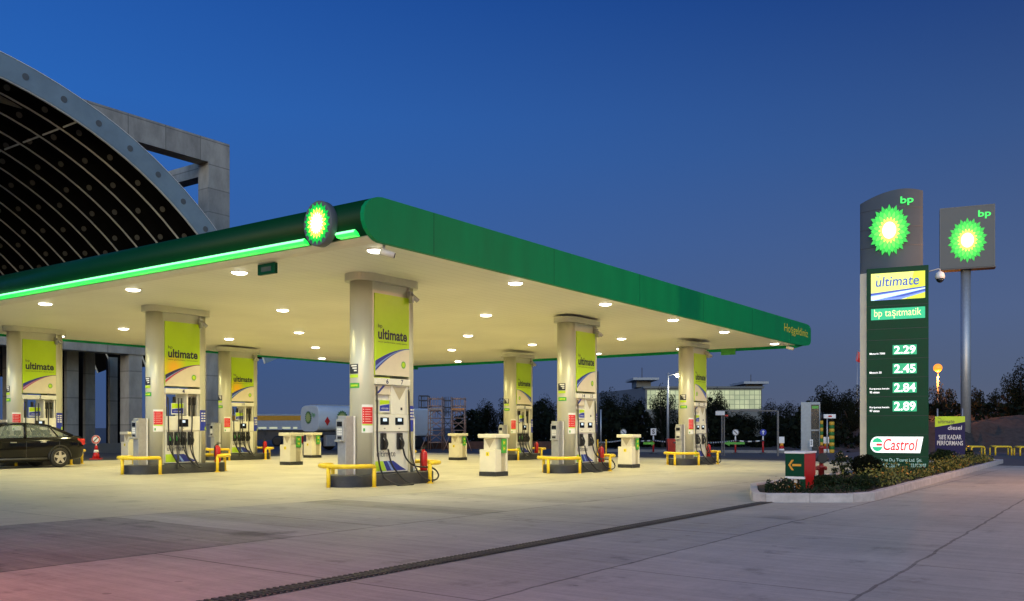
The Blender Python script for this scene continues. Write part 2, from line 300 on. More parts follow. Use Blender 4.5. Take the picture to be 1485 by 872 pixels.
# ------------------------------------------------------------------ mesh builder
class MB:
    def __init__(s, m=None): s.bm = bmesh.new(); s.ms = []; s.i = 0; s.smooth = set(); m and s.mat(m)
    def mat(s, m):
        if m not in s.ms: s.ms.append(m)
        s.i = s.ms.index(m); return s
    def f(s, vs, sm=False):
        try: q = s.bm.faces.new(vs); q.material_index = s.i; q.smooth = sm; return q
        except ValueError: return None
    def v(s, *p): return s.bm.verts.new(p if len(p) > 1 else p[0])
    def poly(s, pts, sm=False): return s.f([s.v(*p) for p in pts], sm)
    def box(s, x0, x1, y0, y1, z0, z1, bev=0):
        vs = [s.v(x, y, z) for z in (z0, z1) for x, y in ((x0, y0), (x1, y0), (x1, y1), (x0, y1))]
        fs = [s.f([vs[k] for k in q]) for q in ((3, 2, 1, 0), (4, 5, 6, 7), (0, 1, 5, 4), (1, 2, 6, 5), (2, 3, 7, 6), (3, 0, 4, 7))]
        if bev:
            es = {e for q in fs if q for e in q.edges}
            r = bmesh.ops.bevel(s.bm, geom=list(es), offset=bev, segments=2, profile=.5, affect='EDGES')
            for q in r['faces']: q.material_index = s.i
        return s
    def prism(s, pts, c0, c1, axis='y', sm=False):       # 2-D outline extruded; axis y: pts are (x,z); axis z: (x,y); axis x: (y,z)
        def at(p, c): return (p[0], c, p[1]) if axis == 'y' else (p[0], p[1], c) if axis == 'z' else (c, p[0], p[1])
        a = [s.v(*at(p, c0)) for p in pts]; b = [s.v(*at(p, c1)) for p in pts]; k = len(pts)
        s.f(a); s.f(b[::-1])
        for i in range(k): s.f([a[i], b[i], b[(i+1) % k], a[(i+1) % k]], sm)
        return s
    def tube(s, pts, r, n=8, closed=False, sm=True, rs=None):
        pts = [Vector(p) for p in pts]; k = len(pts); rings = []; up = None
        for i, p in enumerate(pts):
            if closed: t = pts[(i+1) % k]-pts[i-1]
            else: t = pts[min(i+1, k-1)]-pts[max(i-1, 0)]
            t.normalize()
            if up is None: up = Vector((0, 0, 1)) if abs(t.z) < .9 else Vector((1, 0, 0))
            x = t.cross(up); 
            if x.length < 1e-4: x = t.cross(Vector((0, 1, 0)))
            x.normalize(); y = x.cross(t); up = y
            rr = rs[i] if rs else r
            rings.append([s.v(p+x*math.cos(q)*rr+y*math.sin(q)*rr) for q in [2*math.pi*j/n for j in range(n)]])
        for i in range(k if closed else k-1):
            a, b = rings[i], rings[(i+1) % k]
            for j in range(n): s.f([a[j], a[(j+1) % n], b[(j+1) % n], b[j]], sm)
        if not closed: s.f(rings[0][::-1]); s.f(rings[-1])
        return s
    def lathe(s, prof, c=(0, 0, 0), n=16, sm=True, axis='z'):
        rings = []
        for r, z in prof:
            ring = []
            for j in range(n):
                q = 2*math.pi*j/n
                if axis == 'z': p = (c[0]+r*math.cos(q), c[1]+r*math.sin(q), c[2]+z)
                elif axis == 'y': p = (c[0]+r*math.cos(q), c[1]+z, c[2]+r*math.sin(q))
                else: p = (c[0]+z, c[1]+r*math.cos(q), c[2]+r*math.sin(q))
                ring.append(s.v(*p))
            rings.append(ring)
        for a, b in zip(rings, rings[1:]):
            for j in range(n): s.f([a[j], a[(j+1) % n], b[(j+1) % n], b[j]], sm)
        s.f(rings[0][::-1]); s.f(rings[-1]); return s
    def cylpatch(s, cx, cy, r, a0, a1, z0, z1, side=-1, n=8):   # patch wrapped on an upright round; angle from -y towards -x (side -1) or +x
        q = [R(a0+(a1-a0)*k/n) for k in range(n+1)]
        lo = [s.v(cx+side*r*math.sin(t), cy-r*math.cos(t), z0) for t in q]; hi = [s.v(cx+side*r*math.sin(t), cy-r*math.cos(t), z1) for t in q]
        for k in range(n): s.f([lo[k], lo[k+1], hi[k+1], hi[k]], True)
        return s
    def text(s, body, x0, x1, z0, z1, y=0, bold=.0, shear=0, slope=0, ext=.002):
        cu = bpy.data.curves.new('t', 'FONT'); cu.body = body; cu.size = 1; cu.offset = bold; cu.shear = shear; cu.resolution_u = 3
        o = bpy.data.objects.new('t', cu); COL.objects.link(o); dg = bpy.context.evaluated_depsgraph_get(); dg.update()
        me = bpy.data.meshes.new_from_object(o.evaluated_get(dg)); bpy.data.objects.remove(o); bpy.data.curves.remove(cu)
        co = np.array([v.co[:] for v in me.vertices]); lo, hi = co.min(0), co.max(0)
        vs = [s.v(x0+(c[0]-lo[0])/(hi[0]-lo[0])*(x1-x0), y, z0+(c[1]-lo[1])/(hi[1]-lo[1])*(z1-z0)+slope*(c[0]-lo[0])/(hi[0]-lo[0])) for c in co]
        for p in me.polygons: s.f([vs[k] for k in p.vertices])
        bpy.data.meshes.remove(me); return s
    def helios(s, cx, cz, rx, rz, y, mats, n=18, step=.004):
        for k, (sc, m) in enumerate(zip((1.0, .88, .74, .52), mats)):
            s.mat(m); yy = y-step*k; rot = (k % 2)*.5
            for j in range(n):
                t = 2*math.pi*(j+rot)/n; d = math.pi/n*1.02
                def pt(rr, a): return (cx+rx*sc*rr*math.sin(a), yy-.0004*(j % 3), cz+rz*sc*rr*math.cos(a))
                s.poly([pt(.0, t), pt(.60, t-d), pt(.82, t-d*.66), pt(1, t), pt(.82, t+d*.66), pt(.60, t+d)])
        s.mat(H5 if mats[0] is H1 else mats[-1]); s.poly([(cx+rx*.32*math.sin(2*math.pi*j/24), y-step*4.5, cz+rz*.32*math.cos(2*math.pi*j/24)) for j in range(24)])
        return s
    def mesh(s, name):
        bmesh.ops.recalc_face_normals(s.bm, faces=s.bm.faces[:]) if s.recalc else None
        me = bpy.data.meshes.new(name); s.bm.to_mesh(me); s.bm.free()
        for m in s.ms: me.materials.append(m)
        return me
    recalc = True
    def build(s, name, parent=None, **k): return obj(name, s.mesh(name), parent, **k)

def obj(name, me, parent=None, loc=None, rz=0):
    o = bpy.data.objects.new(name, me); COL.objects.link(o)
    if parent: o.parent = parent
    if loc is not None: o.location = loc
    if rz: o.rotation_euler.z = rz
    return o
def tag(o, label=None, cat=None, group=None, kind=None):
    for k, v in (('label', label), ('category', cat), ('group', group), ('kind', kind)):
        if v: o[k] = v
    return o
def thing(name, label, cat, loc, rz=0, group=None):
    o = bpy.data.objects.new(name, None); COL.objects.link(o); o.location = loc; o.rotation_euler.z = rz; o.empty_display_size = .2
    return tag(o, label, cat, group)
CACHE = {}
def part(name, key, fn, parent, **k):     # copies of one kind share their mesh
    if key not in CACHE: CACHE[key] = fn().mesh(name)
    return obj(name, CACHE[key], parent, **k)
def bez(p, n=8):                          # smooth line through points
    p = [Vector(q) for q in p]; out = []
    for i in range(len(p)-1):
        a, b, c, d = p[max(i-1, 0)], p[i], p[i+1], p[min(i+2, len(p)-1)]
        for k in range(n):
            t = k/n; out.append(.5*((2*b)+(c-a)*t+(2*a-5*b+4*c-d)*t*t+(3*b-a-3*c+d)*t**3))
    return out+[p[-1]]
def arc(cx, cy, r, a0, a1, n): return [(cx+r*math.cos(R(a0+(a1-a0)*k/n)), cy+r*math.sin(R(a0+(a1-a0)*k/n))) for k in range(n+1)]
ORD = ['first', 'second', 'third', 'fourth', 'fifth', 'sixth']

# ------------------------------------------------------------------ the setting
def sheet(name, mat, As, Bs, dz):
    mb = MB(mat); g = [[mb.v(a, b, zg(a)+dz) for a in As] for b in Bs]
    for i in range(len(Bs)-1):
        for j in range(len(As)-1): mb.f([g[i][j], g[i][j+1], g[i+1][j+1], g[i+1][j]])
    o = mb.build(name, loc=N, rz=RZ); return tag(o, kind='structure')
sheet('ground', ASPH, [-900, -30, -12, 28, 38, 1200], [-900, -60, 23.2, 1200], 0)
sheet('forecourt', FLOOR, [-30, -12, 28.3], [-60, 23.2], .006)

# planting bed with its kerb, to the right of the drive
BED = [(6.4, -4.95), (4.45, -5.66), (3.45, -6.08), (3.32, -6.37), (4.34, -7.62), (5.0, -7.83), (32.0, -7.08), (32.4, -6.8), (32.4, -5.2), (32, -4.9)]
def offset_poly(p, d):
    out = []; k = len(p)
    for i in range(k):
        a, b, c = (Vector((*p[j % k], 0)) for j in (i-1, i, i+1))
        n1 = Vector((-(b-a).y, (b-a).x, 0)).normalized(); n2 = Vector((-(c-b).y, (c-b).x, 0)).normalized()
        m = (n1+n2); m = m/max(.3, m.dot(n1)); out.append((b.x+m.x*d, b.y+m.y*d))
    return out
def bed():
    mb = MB(KERBM); inn = offset_poly(BED, .15); k = len(BED)
    for i in range(k):
        j = (i+1) % k; a, b = Vector(BED[i]), Vector(BED[j]); c, d = Vector(inn[i]), Vector(inn[j])
        n = max(1, round((b-a).length/.75)); gap = .004
        for q in range(n):
            t0, t1 = q/n+gap/(b-a).length, (q+1)/n-gap/(b-a).length
            o0, o1, i0, i1 = a.lerp(b, t0), a.lerp(b, t1), c.lerp(d, t0), c.lerp(d, t1)
            h = .17+random.uniform(-.006, .006)
            lo = [mb.v(p.x, p.y, zg(p.x)-.05) for p in (o0, o1, i1, i0)]; mid = [mb.v(p.x, p.y, zg(p.x)+h-.02) for p in (o0, o1, i1, i0)]
            t = [o0.lerp(i0, .1), o1.lerp(i1, .1), i1.lerp(o1, .1), i0.lerp(o0, .1)]; hi = [mb.v(p.x, p.y, zg(p.x)+h) for p in t]
            for r0, r1 in ((lo, mid), (mid, hi)):
                for s_ in range(4): mb.f([r0[s_], r0[(s_+1) % 4], r1[(s_+1) % 4], r1[s_]])
            mb.f(hi)
    tag(mb.build('kerb', loc=N, rz=RZ), kind='structure')
    mb = MB(SOIL); inn = offset_poly(BED, .14)
    for a0, a1 in ((0, 0),): mb.poly([(x, y, zg(x)+.12) for x, y in inn])
    tag(mb.build('flower_bed', loc=N, rz=RZ), kind='structure')
bed()
def far_kerb():
    p, q = G(880, 655.5), G(1165, 657.5); d = (q-p).normalized(); n = Vector((-d.y, d.x, 0)); mb = MB(KERBM)
    mb = MB(M('far kerb concrete', (.22, .22, .22), .85)); L_ = (q-p).length; k = int(L_/1.0)
    for i in range(k):
        a, b = p+d*(i+.005), p+d*(i+.995)
        lo = [a, b, b+n*.3, a+n*.3]; mb.prism([(v.x, v.y) for v in lo], min(a.z, b.z)-.1, a.z+.17, 'z')
    tag(mb.build('kerb'), kind='structure')
    mb = MB(DIRT); a, b = p+n*.3, q+n*.3
    mb.poly([tuple(a+Vector((0, 0, .1))), tuple(b+Vector((0, 0, .1))), tuple(b+n*60+Vector((0, 0, .1))), tuple(a+n*60+Vector((0, 0, .1)))])
    tag(mb.build('verge'), kind='structure')
far_kerb()
def hill():
    mb = MB(DIRT); nx, ny = 60, 26; g = []
    rnd = np.random.RandomState(3); ph = rnd.uniform(0, 6.28, (12, 3))
    for j in range(ny):
        row = []
        for i in range(nx):
            x = 22+i*1.0; y = 56+j*1.4
            h = 3.3*(1-math.exp(-((y-56)/7.0)**1.3))*min(1, max(0, (x-25)/8))*(.75+.006*(x-25))
            for k in range(12): h += .10*math.sin(x*(.5+.16*k)+ph[k, 0])*math.sin(y*(.45+.2*k)+ph[k, 1])*min(1, (y-56)/3)
            row.append(mb.v(x, y, -.3+h))
        g.append(row)
    for j in range(ny-1):
        for i in range(nx-1): mb.f([g[j][i], g[j][i+1], g[j+1][i+1], g[j+1][i]], True)
    tag(mb.build('hill'), kind='structure')
hill()
def drain():
    t = thing('drain_grate', 'long dark slotted drain grate crossing the concrete towards the planting bed', 'drain', P(-12.4, -6.36, 0), RZ)
    mb = MB(BLACK); w_ = .10
    def zz(x): return zg(x-12.4)+.008
    mb.poly([(0, -w_, zz(0)), (15.9, -w_, zz(15.9)), (15.9, w_, zz(15.9)), (0, w_, zz(0))]); mb.build('channel', t)
    mb = MB(M('grating iron', (.055, .052, .048), .5, .3))
    for y0, y1 in ((-w_-.02, -w_), (w_, w_+.02)):
        a = [mb.v(0, y0, zz(0)+.004), mb.v(15.9, y0, zz(15.9)+.004), mb.v(15.9, y1, zz(15.9)+.004), mb.v(0, y1, zz(0)+.004)]; mb.f(a)
    x = .02
    while x < 15.85:
        z = zz(x)+.012; mb.box(x, x+.028, -w_, w_, z-.01, z); x += .062
    for y in (0,): mb.poly([(0, y-.012, zz(0)+.014), (15.9, y-.012, zz(15.9)+.014), (15.9, y+.012, zz(15.9)+.014), (0, y+.012, zz(0)+.014)])
    mb.build('grating', t)
drain()

# ------------------------------------------------------------------ canopy
CA, CB, ZS = 25.4, 22.97, 4.92
NEAR = [(0, 4.92), (-.13, 4.95), (-.25, 5.02), (-.36, 5.13), (-.42, 5.26), (-.435, 5.40), (-.40, 5.53), (-.31, 5.64), (-.20, 5.71), (-.08, 5.76), (.05, 5.78)]
def canopy():
    t = thing('filling_station_canopy', 'big flat green canopy with cream underside over the pumps', 'canopy', N, RZ)
    mb = MB(SOFF); mb.box(.0, CA, .0, CB, ZS, ZS+.06); mb.build('soffit', t)
    mb = MB(DGREY); mb.box(.05, CA+.8, .1, CB-.1, 5.55, 5.60); mb.build('roof', t)
    far = [(25.3, 4.92), (26.5, 4.965), (26.95, 5.02), (27.18, 5.11), (27.25, 5.22), (27.25, 5.72), (27.18, 5.82), (26.98, 5.90), (26.6, 5.925)]
    mb = MB(GREEN); mb.prism(NEAR[::-1]+[(x, z) for x, z in far[::-1]][::-1][::1] if False else NEAR[::-1]+far, -.10, -.0, 'y')
    fa = mb.build('fascia', t)
    for x in (1.55, 6.1, 10.7, 15.3, 19.9, 24.4): mb = MB(GREEND); mb.box(x, x+.012, -.1025, -.099, 4.935, 5.785+.003*x); mb.build('panel_joint', fa)
    mb = MB(YELO); mb.text('Hoşgeldiniz', 23.6, 26.8, 5.24, 5.68, -.104, bold=.0); mb.build('lettering', fa)
    # bullnose along the left side, with the green strip light under its belly
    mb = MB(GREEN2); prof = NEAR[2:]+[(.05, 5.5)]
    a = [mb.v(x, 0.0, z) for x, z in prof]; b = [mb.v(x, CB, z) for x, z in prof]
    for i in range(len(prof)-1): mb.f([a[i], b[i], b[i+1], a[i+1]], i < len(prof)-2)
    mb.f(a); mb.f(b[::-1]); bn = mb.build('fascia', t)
    mb = MB(CREAM); mb.prism([(.0, 4.915), (-.13, 4.94), (-.25, 5.0), (-.22, 5.03), (.0, 4.95)], 0.002, CB, 'y'); mb.build('edge_lip', t)
    for y0, y1 in ((.16, .66), (1.55, CB-.2)):
        mb = MB(LEDG); mb.prism([(-.28, 5.012), (-.40, 5.025), (-.44, 5.075), (-.40, 5.12), (-.33, 5.08)], y0, y1, 'y')
        mb.mat(LEDW); mb.prism([(-.405, 5.055), (-.452, 5.075), (-.435, 5.115), (-.40, 5.125)], y0+.004, y1-.004, 'y')
        mb.build('light_strip', t)
    # far sides hang a little lower, seen from inside as a thin green band
    mb = MB(GREEN); mb.prism([(-.40, 5.4), (-.2, 4.86), (-.2, 4.84), (27.2, 4.84), (27.2, 5.85), (-.2, 5.8)], CB, CB+.12, 'y'); mb.build('fascia', t)
    mb = MB(GREEN); mb.prism([(CA, 4.80), (CA+.1, 4.80), (27.2, 5.1), (27.2, 5.85), (CA, 5.8)], .002, CB-.002, 'y'); mb.build('fascia', t)
    # round lit emblem on the bullnose
    q = thing('emblem_tmp', None, None, (0, 0, 0)); bpy.data.objects.remove(q)
    mb = MB(GREYP); c = Vector((-.44, .98, 5.31)); r = .385
    ring = []
    for x, rr in ((-.16, r*.97), (-.14, r), (0, r), (.02, r*.97)):
        ring.append([mb.v(c.x+x, c.y+rr*math.sin(2*math.pi*j/40), c.z+rr*1.13*math.cos(2*math.pi*j/40)) for j in range(40)])
    for p_, q_ in zip(ring, ring[1:]):
        for j in range(40): mb.f([p_[j], p_[(j+1) % 40], q_[(j+1) % 40], q_[j]], True)
    mb.f(ring[0]); mb.f(ring[-1][::-1]); mb.box(-.46, -.2, .85, 1.12, 5.05, 5.13)
    d = mb.build('emblem_disc', t)
    mb = MB(H1); mb.helios(0, 0, .36, .41, 0, (H1, H2, H4, H5)); e = mb.build('emblem', d); e.location = (-.604, .98, 5.31); e.rotation_euler.z = R(-90)
    return t
canopy()

lampdata = bpy.data.lights.new('downlight', 'AREA'); lampdata.shape = 'DISK'; lampdata.size = .30; lampdata.energy = 100; lampdata.color = (1, .89, .42); lampdata.spread = R(136)
LA = [.5, 5.3, 9.75, 14.25, 18.65, 24.2]; LB = [.5, 4.75, 9.0, 13.4, 17.5, 21.9]
def lens():
    mb = MB(CREAM); mb.lathe([(.205, 0), (.205, -.012), (.185, -.018), (.175, -.008)], n=28)
    return mb
def bulb():
    mb = MB(LAMPW); mb.lathe([(.172, -.010), (.16, -.03), (.12, -.045), (.05, -.052), (.005, -.053)], n=28); return mb
for j, b_ in enumerate(LB):
    for i, a_ in enumerate(LA):
        t = thing('ceiling_light', f'round ceiling light, {ORD[i]} from the logo side, {ORD[j]} row from the plain fascia', 'ceiling light', P(a_, b_, ZS), RZ, 'round lights in the canopy ceiling')
        part('trim_ring', 'trim', lens, t); part('lens', 'lens', bulb, t)
        lo = bpy.data.objects.new('lamp', lampdata); COL.objects.link(lo); lo.parent = t; lo.location = (0, 0, -.10)

# ------------------------------------------------------------------ columns, pumps, islands
HL, RR = .64, .30           # half of the straight length, radius of the rounded ends
def post(sx):
    mb = MB(POST); x0 = .585; pts = [(x0, -RR), (HL, -RR)]+[(HL+RR*math.sin(R(q)), -RR*math.cos(R(q))) for q in range(15, 180, 15)]+[(HL, RR), (x0, RR)]
    pts = [(sx*x, y) for x, y in pts]
    a = [mb.v(x, y, .27) for x, y in pts]; b = [mb.v(x, y, 4.72) for x, y in pts]; k = len(pts)
    for i in range(k): mb.f([a[i], a[(i+1) % k], b[(i+1) % k], b[i]], 1 <= i < k-2)
    mb.f(a); mb.f(b); return mb
def cap():
    mb = MB(POST); r = RR+.10; pts = [(HL+.02+r*math.sin(R(q)), -r*math.cos(R(q))) for q in range(0, 181, 12)]+[(-HL-.02-r*math.sin(R(q)), r*math.cos(R(q))) for q in range(0, 181, 12)]
    mb.prism(pts, 4.68, 4.848, 'z'); return mb
def infill():
    mb = MB(POST); mb.box(-.583, .583, -.27, .27, 2.56, 4.70); return mb
W2, BZ0, BZ1 = .575, 2.545, 4.42
def board_pt(s, t): return (-W2+2*W2*s, BZ0+(BZ1-BZ0)*t)
def board(kind, flip=False):
    def fn():
        y = -.325; mb = MB(LIMEO if kind in ('sun', 'sun2') else LIME)
        fx = (lambda s: 1-s) if flip else (lambda s: s)
        mb.box(-W2, W2, y, -.27, BZ0, BZ1)
        def pl(pts, m, k): mb.mat(m); mb.poly([(lambda q: (q[0], y-.003*k, q[1]))(board_pt(fx(s), t)) for s, t in (pts[::-1] if flip else pts)])
        def curve(s, t0, t1, p=1.75): return t0+(t1-t0)*(1-(1-s)**p)
        n = 16; S_ = [k/n for k in range(n+1)]
        lo = lambda s: curve(s, .035, .345); hi = lambda s: curve(s, .17, .355)
        pl([(0, 0), (1, 0)]+[(s, hi(s)) for s in S_[::-1]], PCREAM, 1)
        sw = SWR if kind == 'sun' else SWB
        def band(f0, f1, m, k):
            g = lambda s, f: lo(s)+(hi(s)-lo(s))*f
            pl([(s, g(s, f0)) for s in S_]+[(s, g(s, f1)) for s in S_[::-1]], m, k)
        band(.45, 1.0, NAVY if kind == 'sun' else SWB, 2); band(.28, .46, SWL if kind != 'sun' else SWR, 3); band(.40, .52, SWR if kind == 'red' else SWL, 4)
        band(.08, .28, sw if kind != 'red' else SWR, 3)
        cx, cz = board_pt(fx(.82), .145)
        mb.helios(cx, cz, .085, .095, y-.009, (LEAFG, LEAFG, LIMEB, LIMEB), step=.001)
        return mb
    return fn
def board_text(flip=False):
    mb = MB(INK); y = -.3295
    x0, z0 = board_pt(.08, .44)
    mb.text('ultimate', x0, x0+.98, z0, z0+.25, y, bold=.03)
    mb.text('üstün performans, temiz çevre', x0, x0+.98, z0-.085, z0-.035, y)
    mb.text('bp', x0+.0, x0+.14, z0+.24, z0+.35, y)
    return mb
def header():
    mb = MB(PUMPW); mb.box(-.58, .58, -.36, .36, 2.33, 2.475, .008); return mb
def notice_red():
    mb = MB(WHITE); mb.cylpatch(-HL, 0, RR+.004, -2, 50, 1.22, 1.86)
    mb.mat(REDV); mb.cylpatch(-HL, 0, RR+.007, 0, 48, 1.42, 1.80)
    mb.mat(WHITE)
    for k in range(6):
        z = 1.76-k*.055
        mb.cylpatch(-HL, 0, RR+.010, 41, 44, z-.02, z, n=2); mb.cylpatch(-HL, 0, RR+.010, 6 if k % 2 else 12, 36, z-.013, z-.006)
    mb.mat(LIMEB); mb.cylpatch(-HL, 0, RR+.007, 0, 48, 1.385, 1.415)
    mb.mat(LEAFG); mb.cylpatch(-HL, 0, RR+.008, 36, 44, 1.25, 1.32, n=2); mb.recalc = False; return mb
def notice_blue():
    mb = MB(BLUE); mb.cylpatch(HL, 0, RR+.005, -8, 50, 1.24, 1.86, side=1)
    mb.mat(WHITE)
    for k in range(4):
        z = 1.78-k*.075; mb.cylpatch(HL, 0, RR+.009, 0, 13-4*(k % 2), z-.038, z, side=1, n=3); mb.cylpatch(HL, 0, RR+.009, 18-3*(k % 2), 38, z-.038, z, side=1)
    mb.mat(LIMEB); mb.cylpatch(HL, 0, RR+.009, 30, 48, 1.25, 1.36, side=1, n=3); mb.recalc = False; return mb
def sticker():
    mb = MB(INK); mb.cylpatch(-HL, 0, RR+.004, 66, 120, 2.56, 2.78)
    mb.mat(WHITE)
    for k in range(3): mb.cylpatch(-HL, 0, RR+.007, 72, 104-9*k, 2.725-k*.055, 2.757-k*.055)
    mb.mat(LIMEB); mb.cylpatch(-HL, 0, RR+.005, 66, 118, 2.47, 2.545); mb.recalc = False; return mb
def sticker_g():
    mb = MB(LEAFG); mb.cylpatch(-HL, 0, RR+.004, 60, 118, 2.235, 2.35); mb.mat(LIMEB); mb.cylpatch(-HL, 0, RR+.007, 68, 108, 2.27, 2.315); mb.recalc = False; return mb
def spot_lamp():
    mb = MB(STEEL); mb.box(.52, .62, -.42, -.302, 4.44, 4.58, .01); mb.tube([(.57, -.38, 4.5), (.62, -.46, 4.43), (.68, -.52, 4.35)], .055, 10); mb.box(.50, .56, -.50, -.38, 4.30, 4.46, .01); return mb

def cabinet(kind):
    def fn():
        mb = MB(PUMPW); zt = 1.67 if kind == 'B' else 2.33
        mb.box(-.565, .565, -.30, .30, .30, 1.24, .01)
        mb.box(-.565, .565, -.335, .335, 1.245, zt if kind == 'B' else 1.64, .01)
        if kind == 'A':
            mb.box(-.02, .565, -.30, .30, 1.645, 2.328, .006)
            mb.mat(TAN); mb.poly([(.02, -.304, 2.30), (.50, -.304, 2.30), (.26, -.304, 1.98)])
            mb.mat(PCREAM); mb.box(-.50, -.03, -.28, .28, 2.10, 2.325, .004)
            mb.mat(SWB); mb.poly([(-.50, -.2835, 2.12), (-.42, -.2835, 2.12), (-.20, -.2835, 2.31), (-.28, -.2835, 2.31)])
            mb.mat(PUMPW); mb.box(-.565, -.51, -.26, .26, 1.645, 2.325); mb.box(-.50, -.03, -.22, .22, 1.98, 2.09, .004)
            mb.mat(INK); mb.box(.30, .36, -.306, -.30, 1.75, 1.81)
        else:
            for x0, x1 in ((-.565, -.52), (.16, .21), (.53, .565)): mb.box(x0, x1, -.28, .28, zt, 2.328)
            mb.box(.215, .525, -.05, .05, zt, 2.328)
            mb.mat(BLACK)
            for x in (-.46, -.20, .30, .46): mb.tube([(x, -.2, zt), (x, -.2, 2.2)], .022, 6); mb.box(x-.035, x+.035, -.24, -.16, 2.0, 2.24, .01)
            mb.mat(BLUE); mb.box(-.515, -.47, -.25, -.15, 1.95, 2.22)
        mb.mat(DGREY); mb.box(-.56, .56, -.29, .29, .275, .298)
        return mb
    return fn
def info_panel(kind):
    def fn():
        x0, x1, z0, z1 = (-.42, -.08, 1.69, 1.98) if kind == 'A' else (-.36, .04, 1.72, 2.05)
        mb = MB(WHITE); mb.box(x0, x1, -.31, -.285, z0, z1)
        mb.mat(LIME); mb.poly([(x0+.01, -.313, z0+.17), (x1-.01, -.313, z0+.20), (x1-.01, -.313, z1-.01), (x0+.01, -.313, z1-.01)])
        mb.mat(BLUE); mb.poly([(x0+.01, -.313, z0+.03), (x1-.01, -.313, z0+.03), (x1-.01, -.313, z0+.19), (x0+.01, -.313, z0+.15)])
        mb.mat(WHITE); mb.text('ultimate', x0+.06, x1-.05, z0+.07, z0+.12, -.316); return mb
    return fn
def displays(kind):
    def fn():
        mb = MB(SCREEN)
        for c in ((-.28, .22) if kind == 'A' else (.0,)):
            w_ = .14 if kind == 'A' else .17
            mb.mat(SCREEN); mb.box(c-w_, c+w_, -.345, -.337, 1.40 if kind == 'A' else 1.36, 1.57 if kind == 'A' else 1.58)
            mb.mat(SCRL); mb.poly([(c-.06, -.348, 1.48), (c+.07, -.348, 1.48), (c+.07, -.348, 1.55), (c-.06, -.348, 1.55)])
            mb.mat(INK)
            for q in range(3): mb.box(c-.02+q*.02, c-.012+q*.02, -.3375, -.335, 1.30, 1.33)
        return mb
    return fn
def nozzle():
    mb = MB(BLACK); mb.box(-.085, .085, -.36, -.302, .82, 1.21, .015)
    mb.tube(bez([(-.03, -.37, 1.15), (.0, -.42, 1.04), (.02, -.43, .95), (.0, -.40, .84)], 4), .03, 8)
    mb.mat(STEEL); mb.tube([(-.04, -.375, 1.10), (.05, -.43, .96)], .018, 6); return mb
def nozzle_g():
    mb = nozzle(); mb.mat(LEAFG); mb.box(-.05, .0, -.385, -.362, .95, 1.16, .006); return mb
def decal():
    mb = MB(LIMEB); y = -.304
    mb.poly([(-.55, y, .33), (-.18, y, .33), (-.30, y, .56), (-.55, y, .56)])
    mb.mat(SWB); mb.poly([(-.17, y, .33), (.50, y, .33), (.30, y, .42), (.05, y, .56), (-.29, y, .56)])
    mb.mat(SWL); mb.poly([(-.02, y-.002, .34), (.06, y-.002, .34), (-.12, y-.002, .56), (-.17, y-.002, .56)])
    mb.mat(INK); mb.text('ultimate', -.50, .12, .66, .80, y, bold=.004); return mb
def hoseA(k):
    def fn():
        mb = MB(BLACK)
        P_ = [[(-.54, -.34, 2.28), (-.545, -.36, 1.6), (-.54, -.37, .8), (-.50, -.5, .25), (-.30, -.75, .03), (.05, -.80, .02), (.22, -.78, .03), (.08, -.66, .10), (-.16, -.48, .45), (-.25, -.42, .84)],
              [(.54, -.34, 2.25), (.545, -.37, 1.5), (.55, -.40, .8), (.62, -.55, .30), (.85, -.66, .09), (1.12, -.70, .08), (1.26, -.66, .20), (1.10, -.60, .36), (.62, -.48, .42), (.36, -.43, .60), (.27, -.41, .84)]][k]
        mb.tube(bez(P_, 6), .021, 7); return mb
    return fn
def hoseB(k):
    def fn():
        x = (-.42, -.19, .02, .26)[k]; mb = MB(BLACK); dx = (.20, -.16, .26, .10)[k]
        mb.tube(bez([(x-.06+.1*(k % 2), -.33, 2.2), (x-.07+.1*(k % 2), -.36, 1.4), (x-.05, -.40, .75), (x+dx*.6, -.52, .30), (x+dx*1.3, -.66, .16), (x+dx*1.0, -.58, .22), (x+dx*.2, -.46, .50), (x, -.41, .84)], 6), .017, 6); return mb
    return fn
def island_kerb():
    mb = MB(KERBK); pts = arc(1.08, 0, .5, -90, 90, 12)+arc(-1.08, 0, .5, 90, 270, 12)
    a = [mb.v(x, y, -.05) for x, y in pts]; b = [mb.v(x, y, .255) for x, y in pts]; c = [mb.v(x*.988, y*.97, .27) for x, y in pts]; k = len(pts)
    for r0, r1 in ((a, b), (b, c)):
        for i in range(k): mb.f([r0[i], r0[(i+1) % k], r1[(i+1) % k], r1[i]], True)
    mb.mat(DGREY); mb.f(c); return mb
def rail_bar(sx):
    def fn():
        mb = MB(YEL); p = [(sx*.95, -.66, .44), (sx*.98, -.66, .475), (sx*1.08, -.66, .48)]+[(sx*(1.08+.62*math.cos(R(q))), .66*math.sin(R(q)), .48) for q in range(-75, 76, 15)]+[(sx*1.08, .66, .48), (sx*.98, .66, .475), (sx*.95, .66, .44)]
        mb.tube(p, .052, 10); return mb
    return fn
def rail_leg():
    mb = MB(YEL); mb.tube([(0, 0, -.03), (0, 0, .46)], .046, 10); mb.tube([(0, 0, -.03), (0, 0, .012)], .08, 10); return mb
def kiosk_body():
    mb = MB(STEEL); mb.box(-.14, .11, -.13, .13, .27, 1.60, .01); mb.mat(WHITE); mb.box(.112, .16, -.14, .14, .27, 1.60, .01); return mb
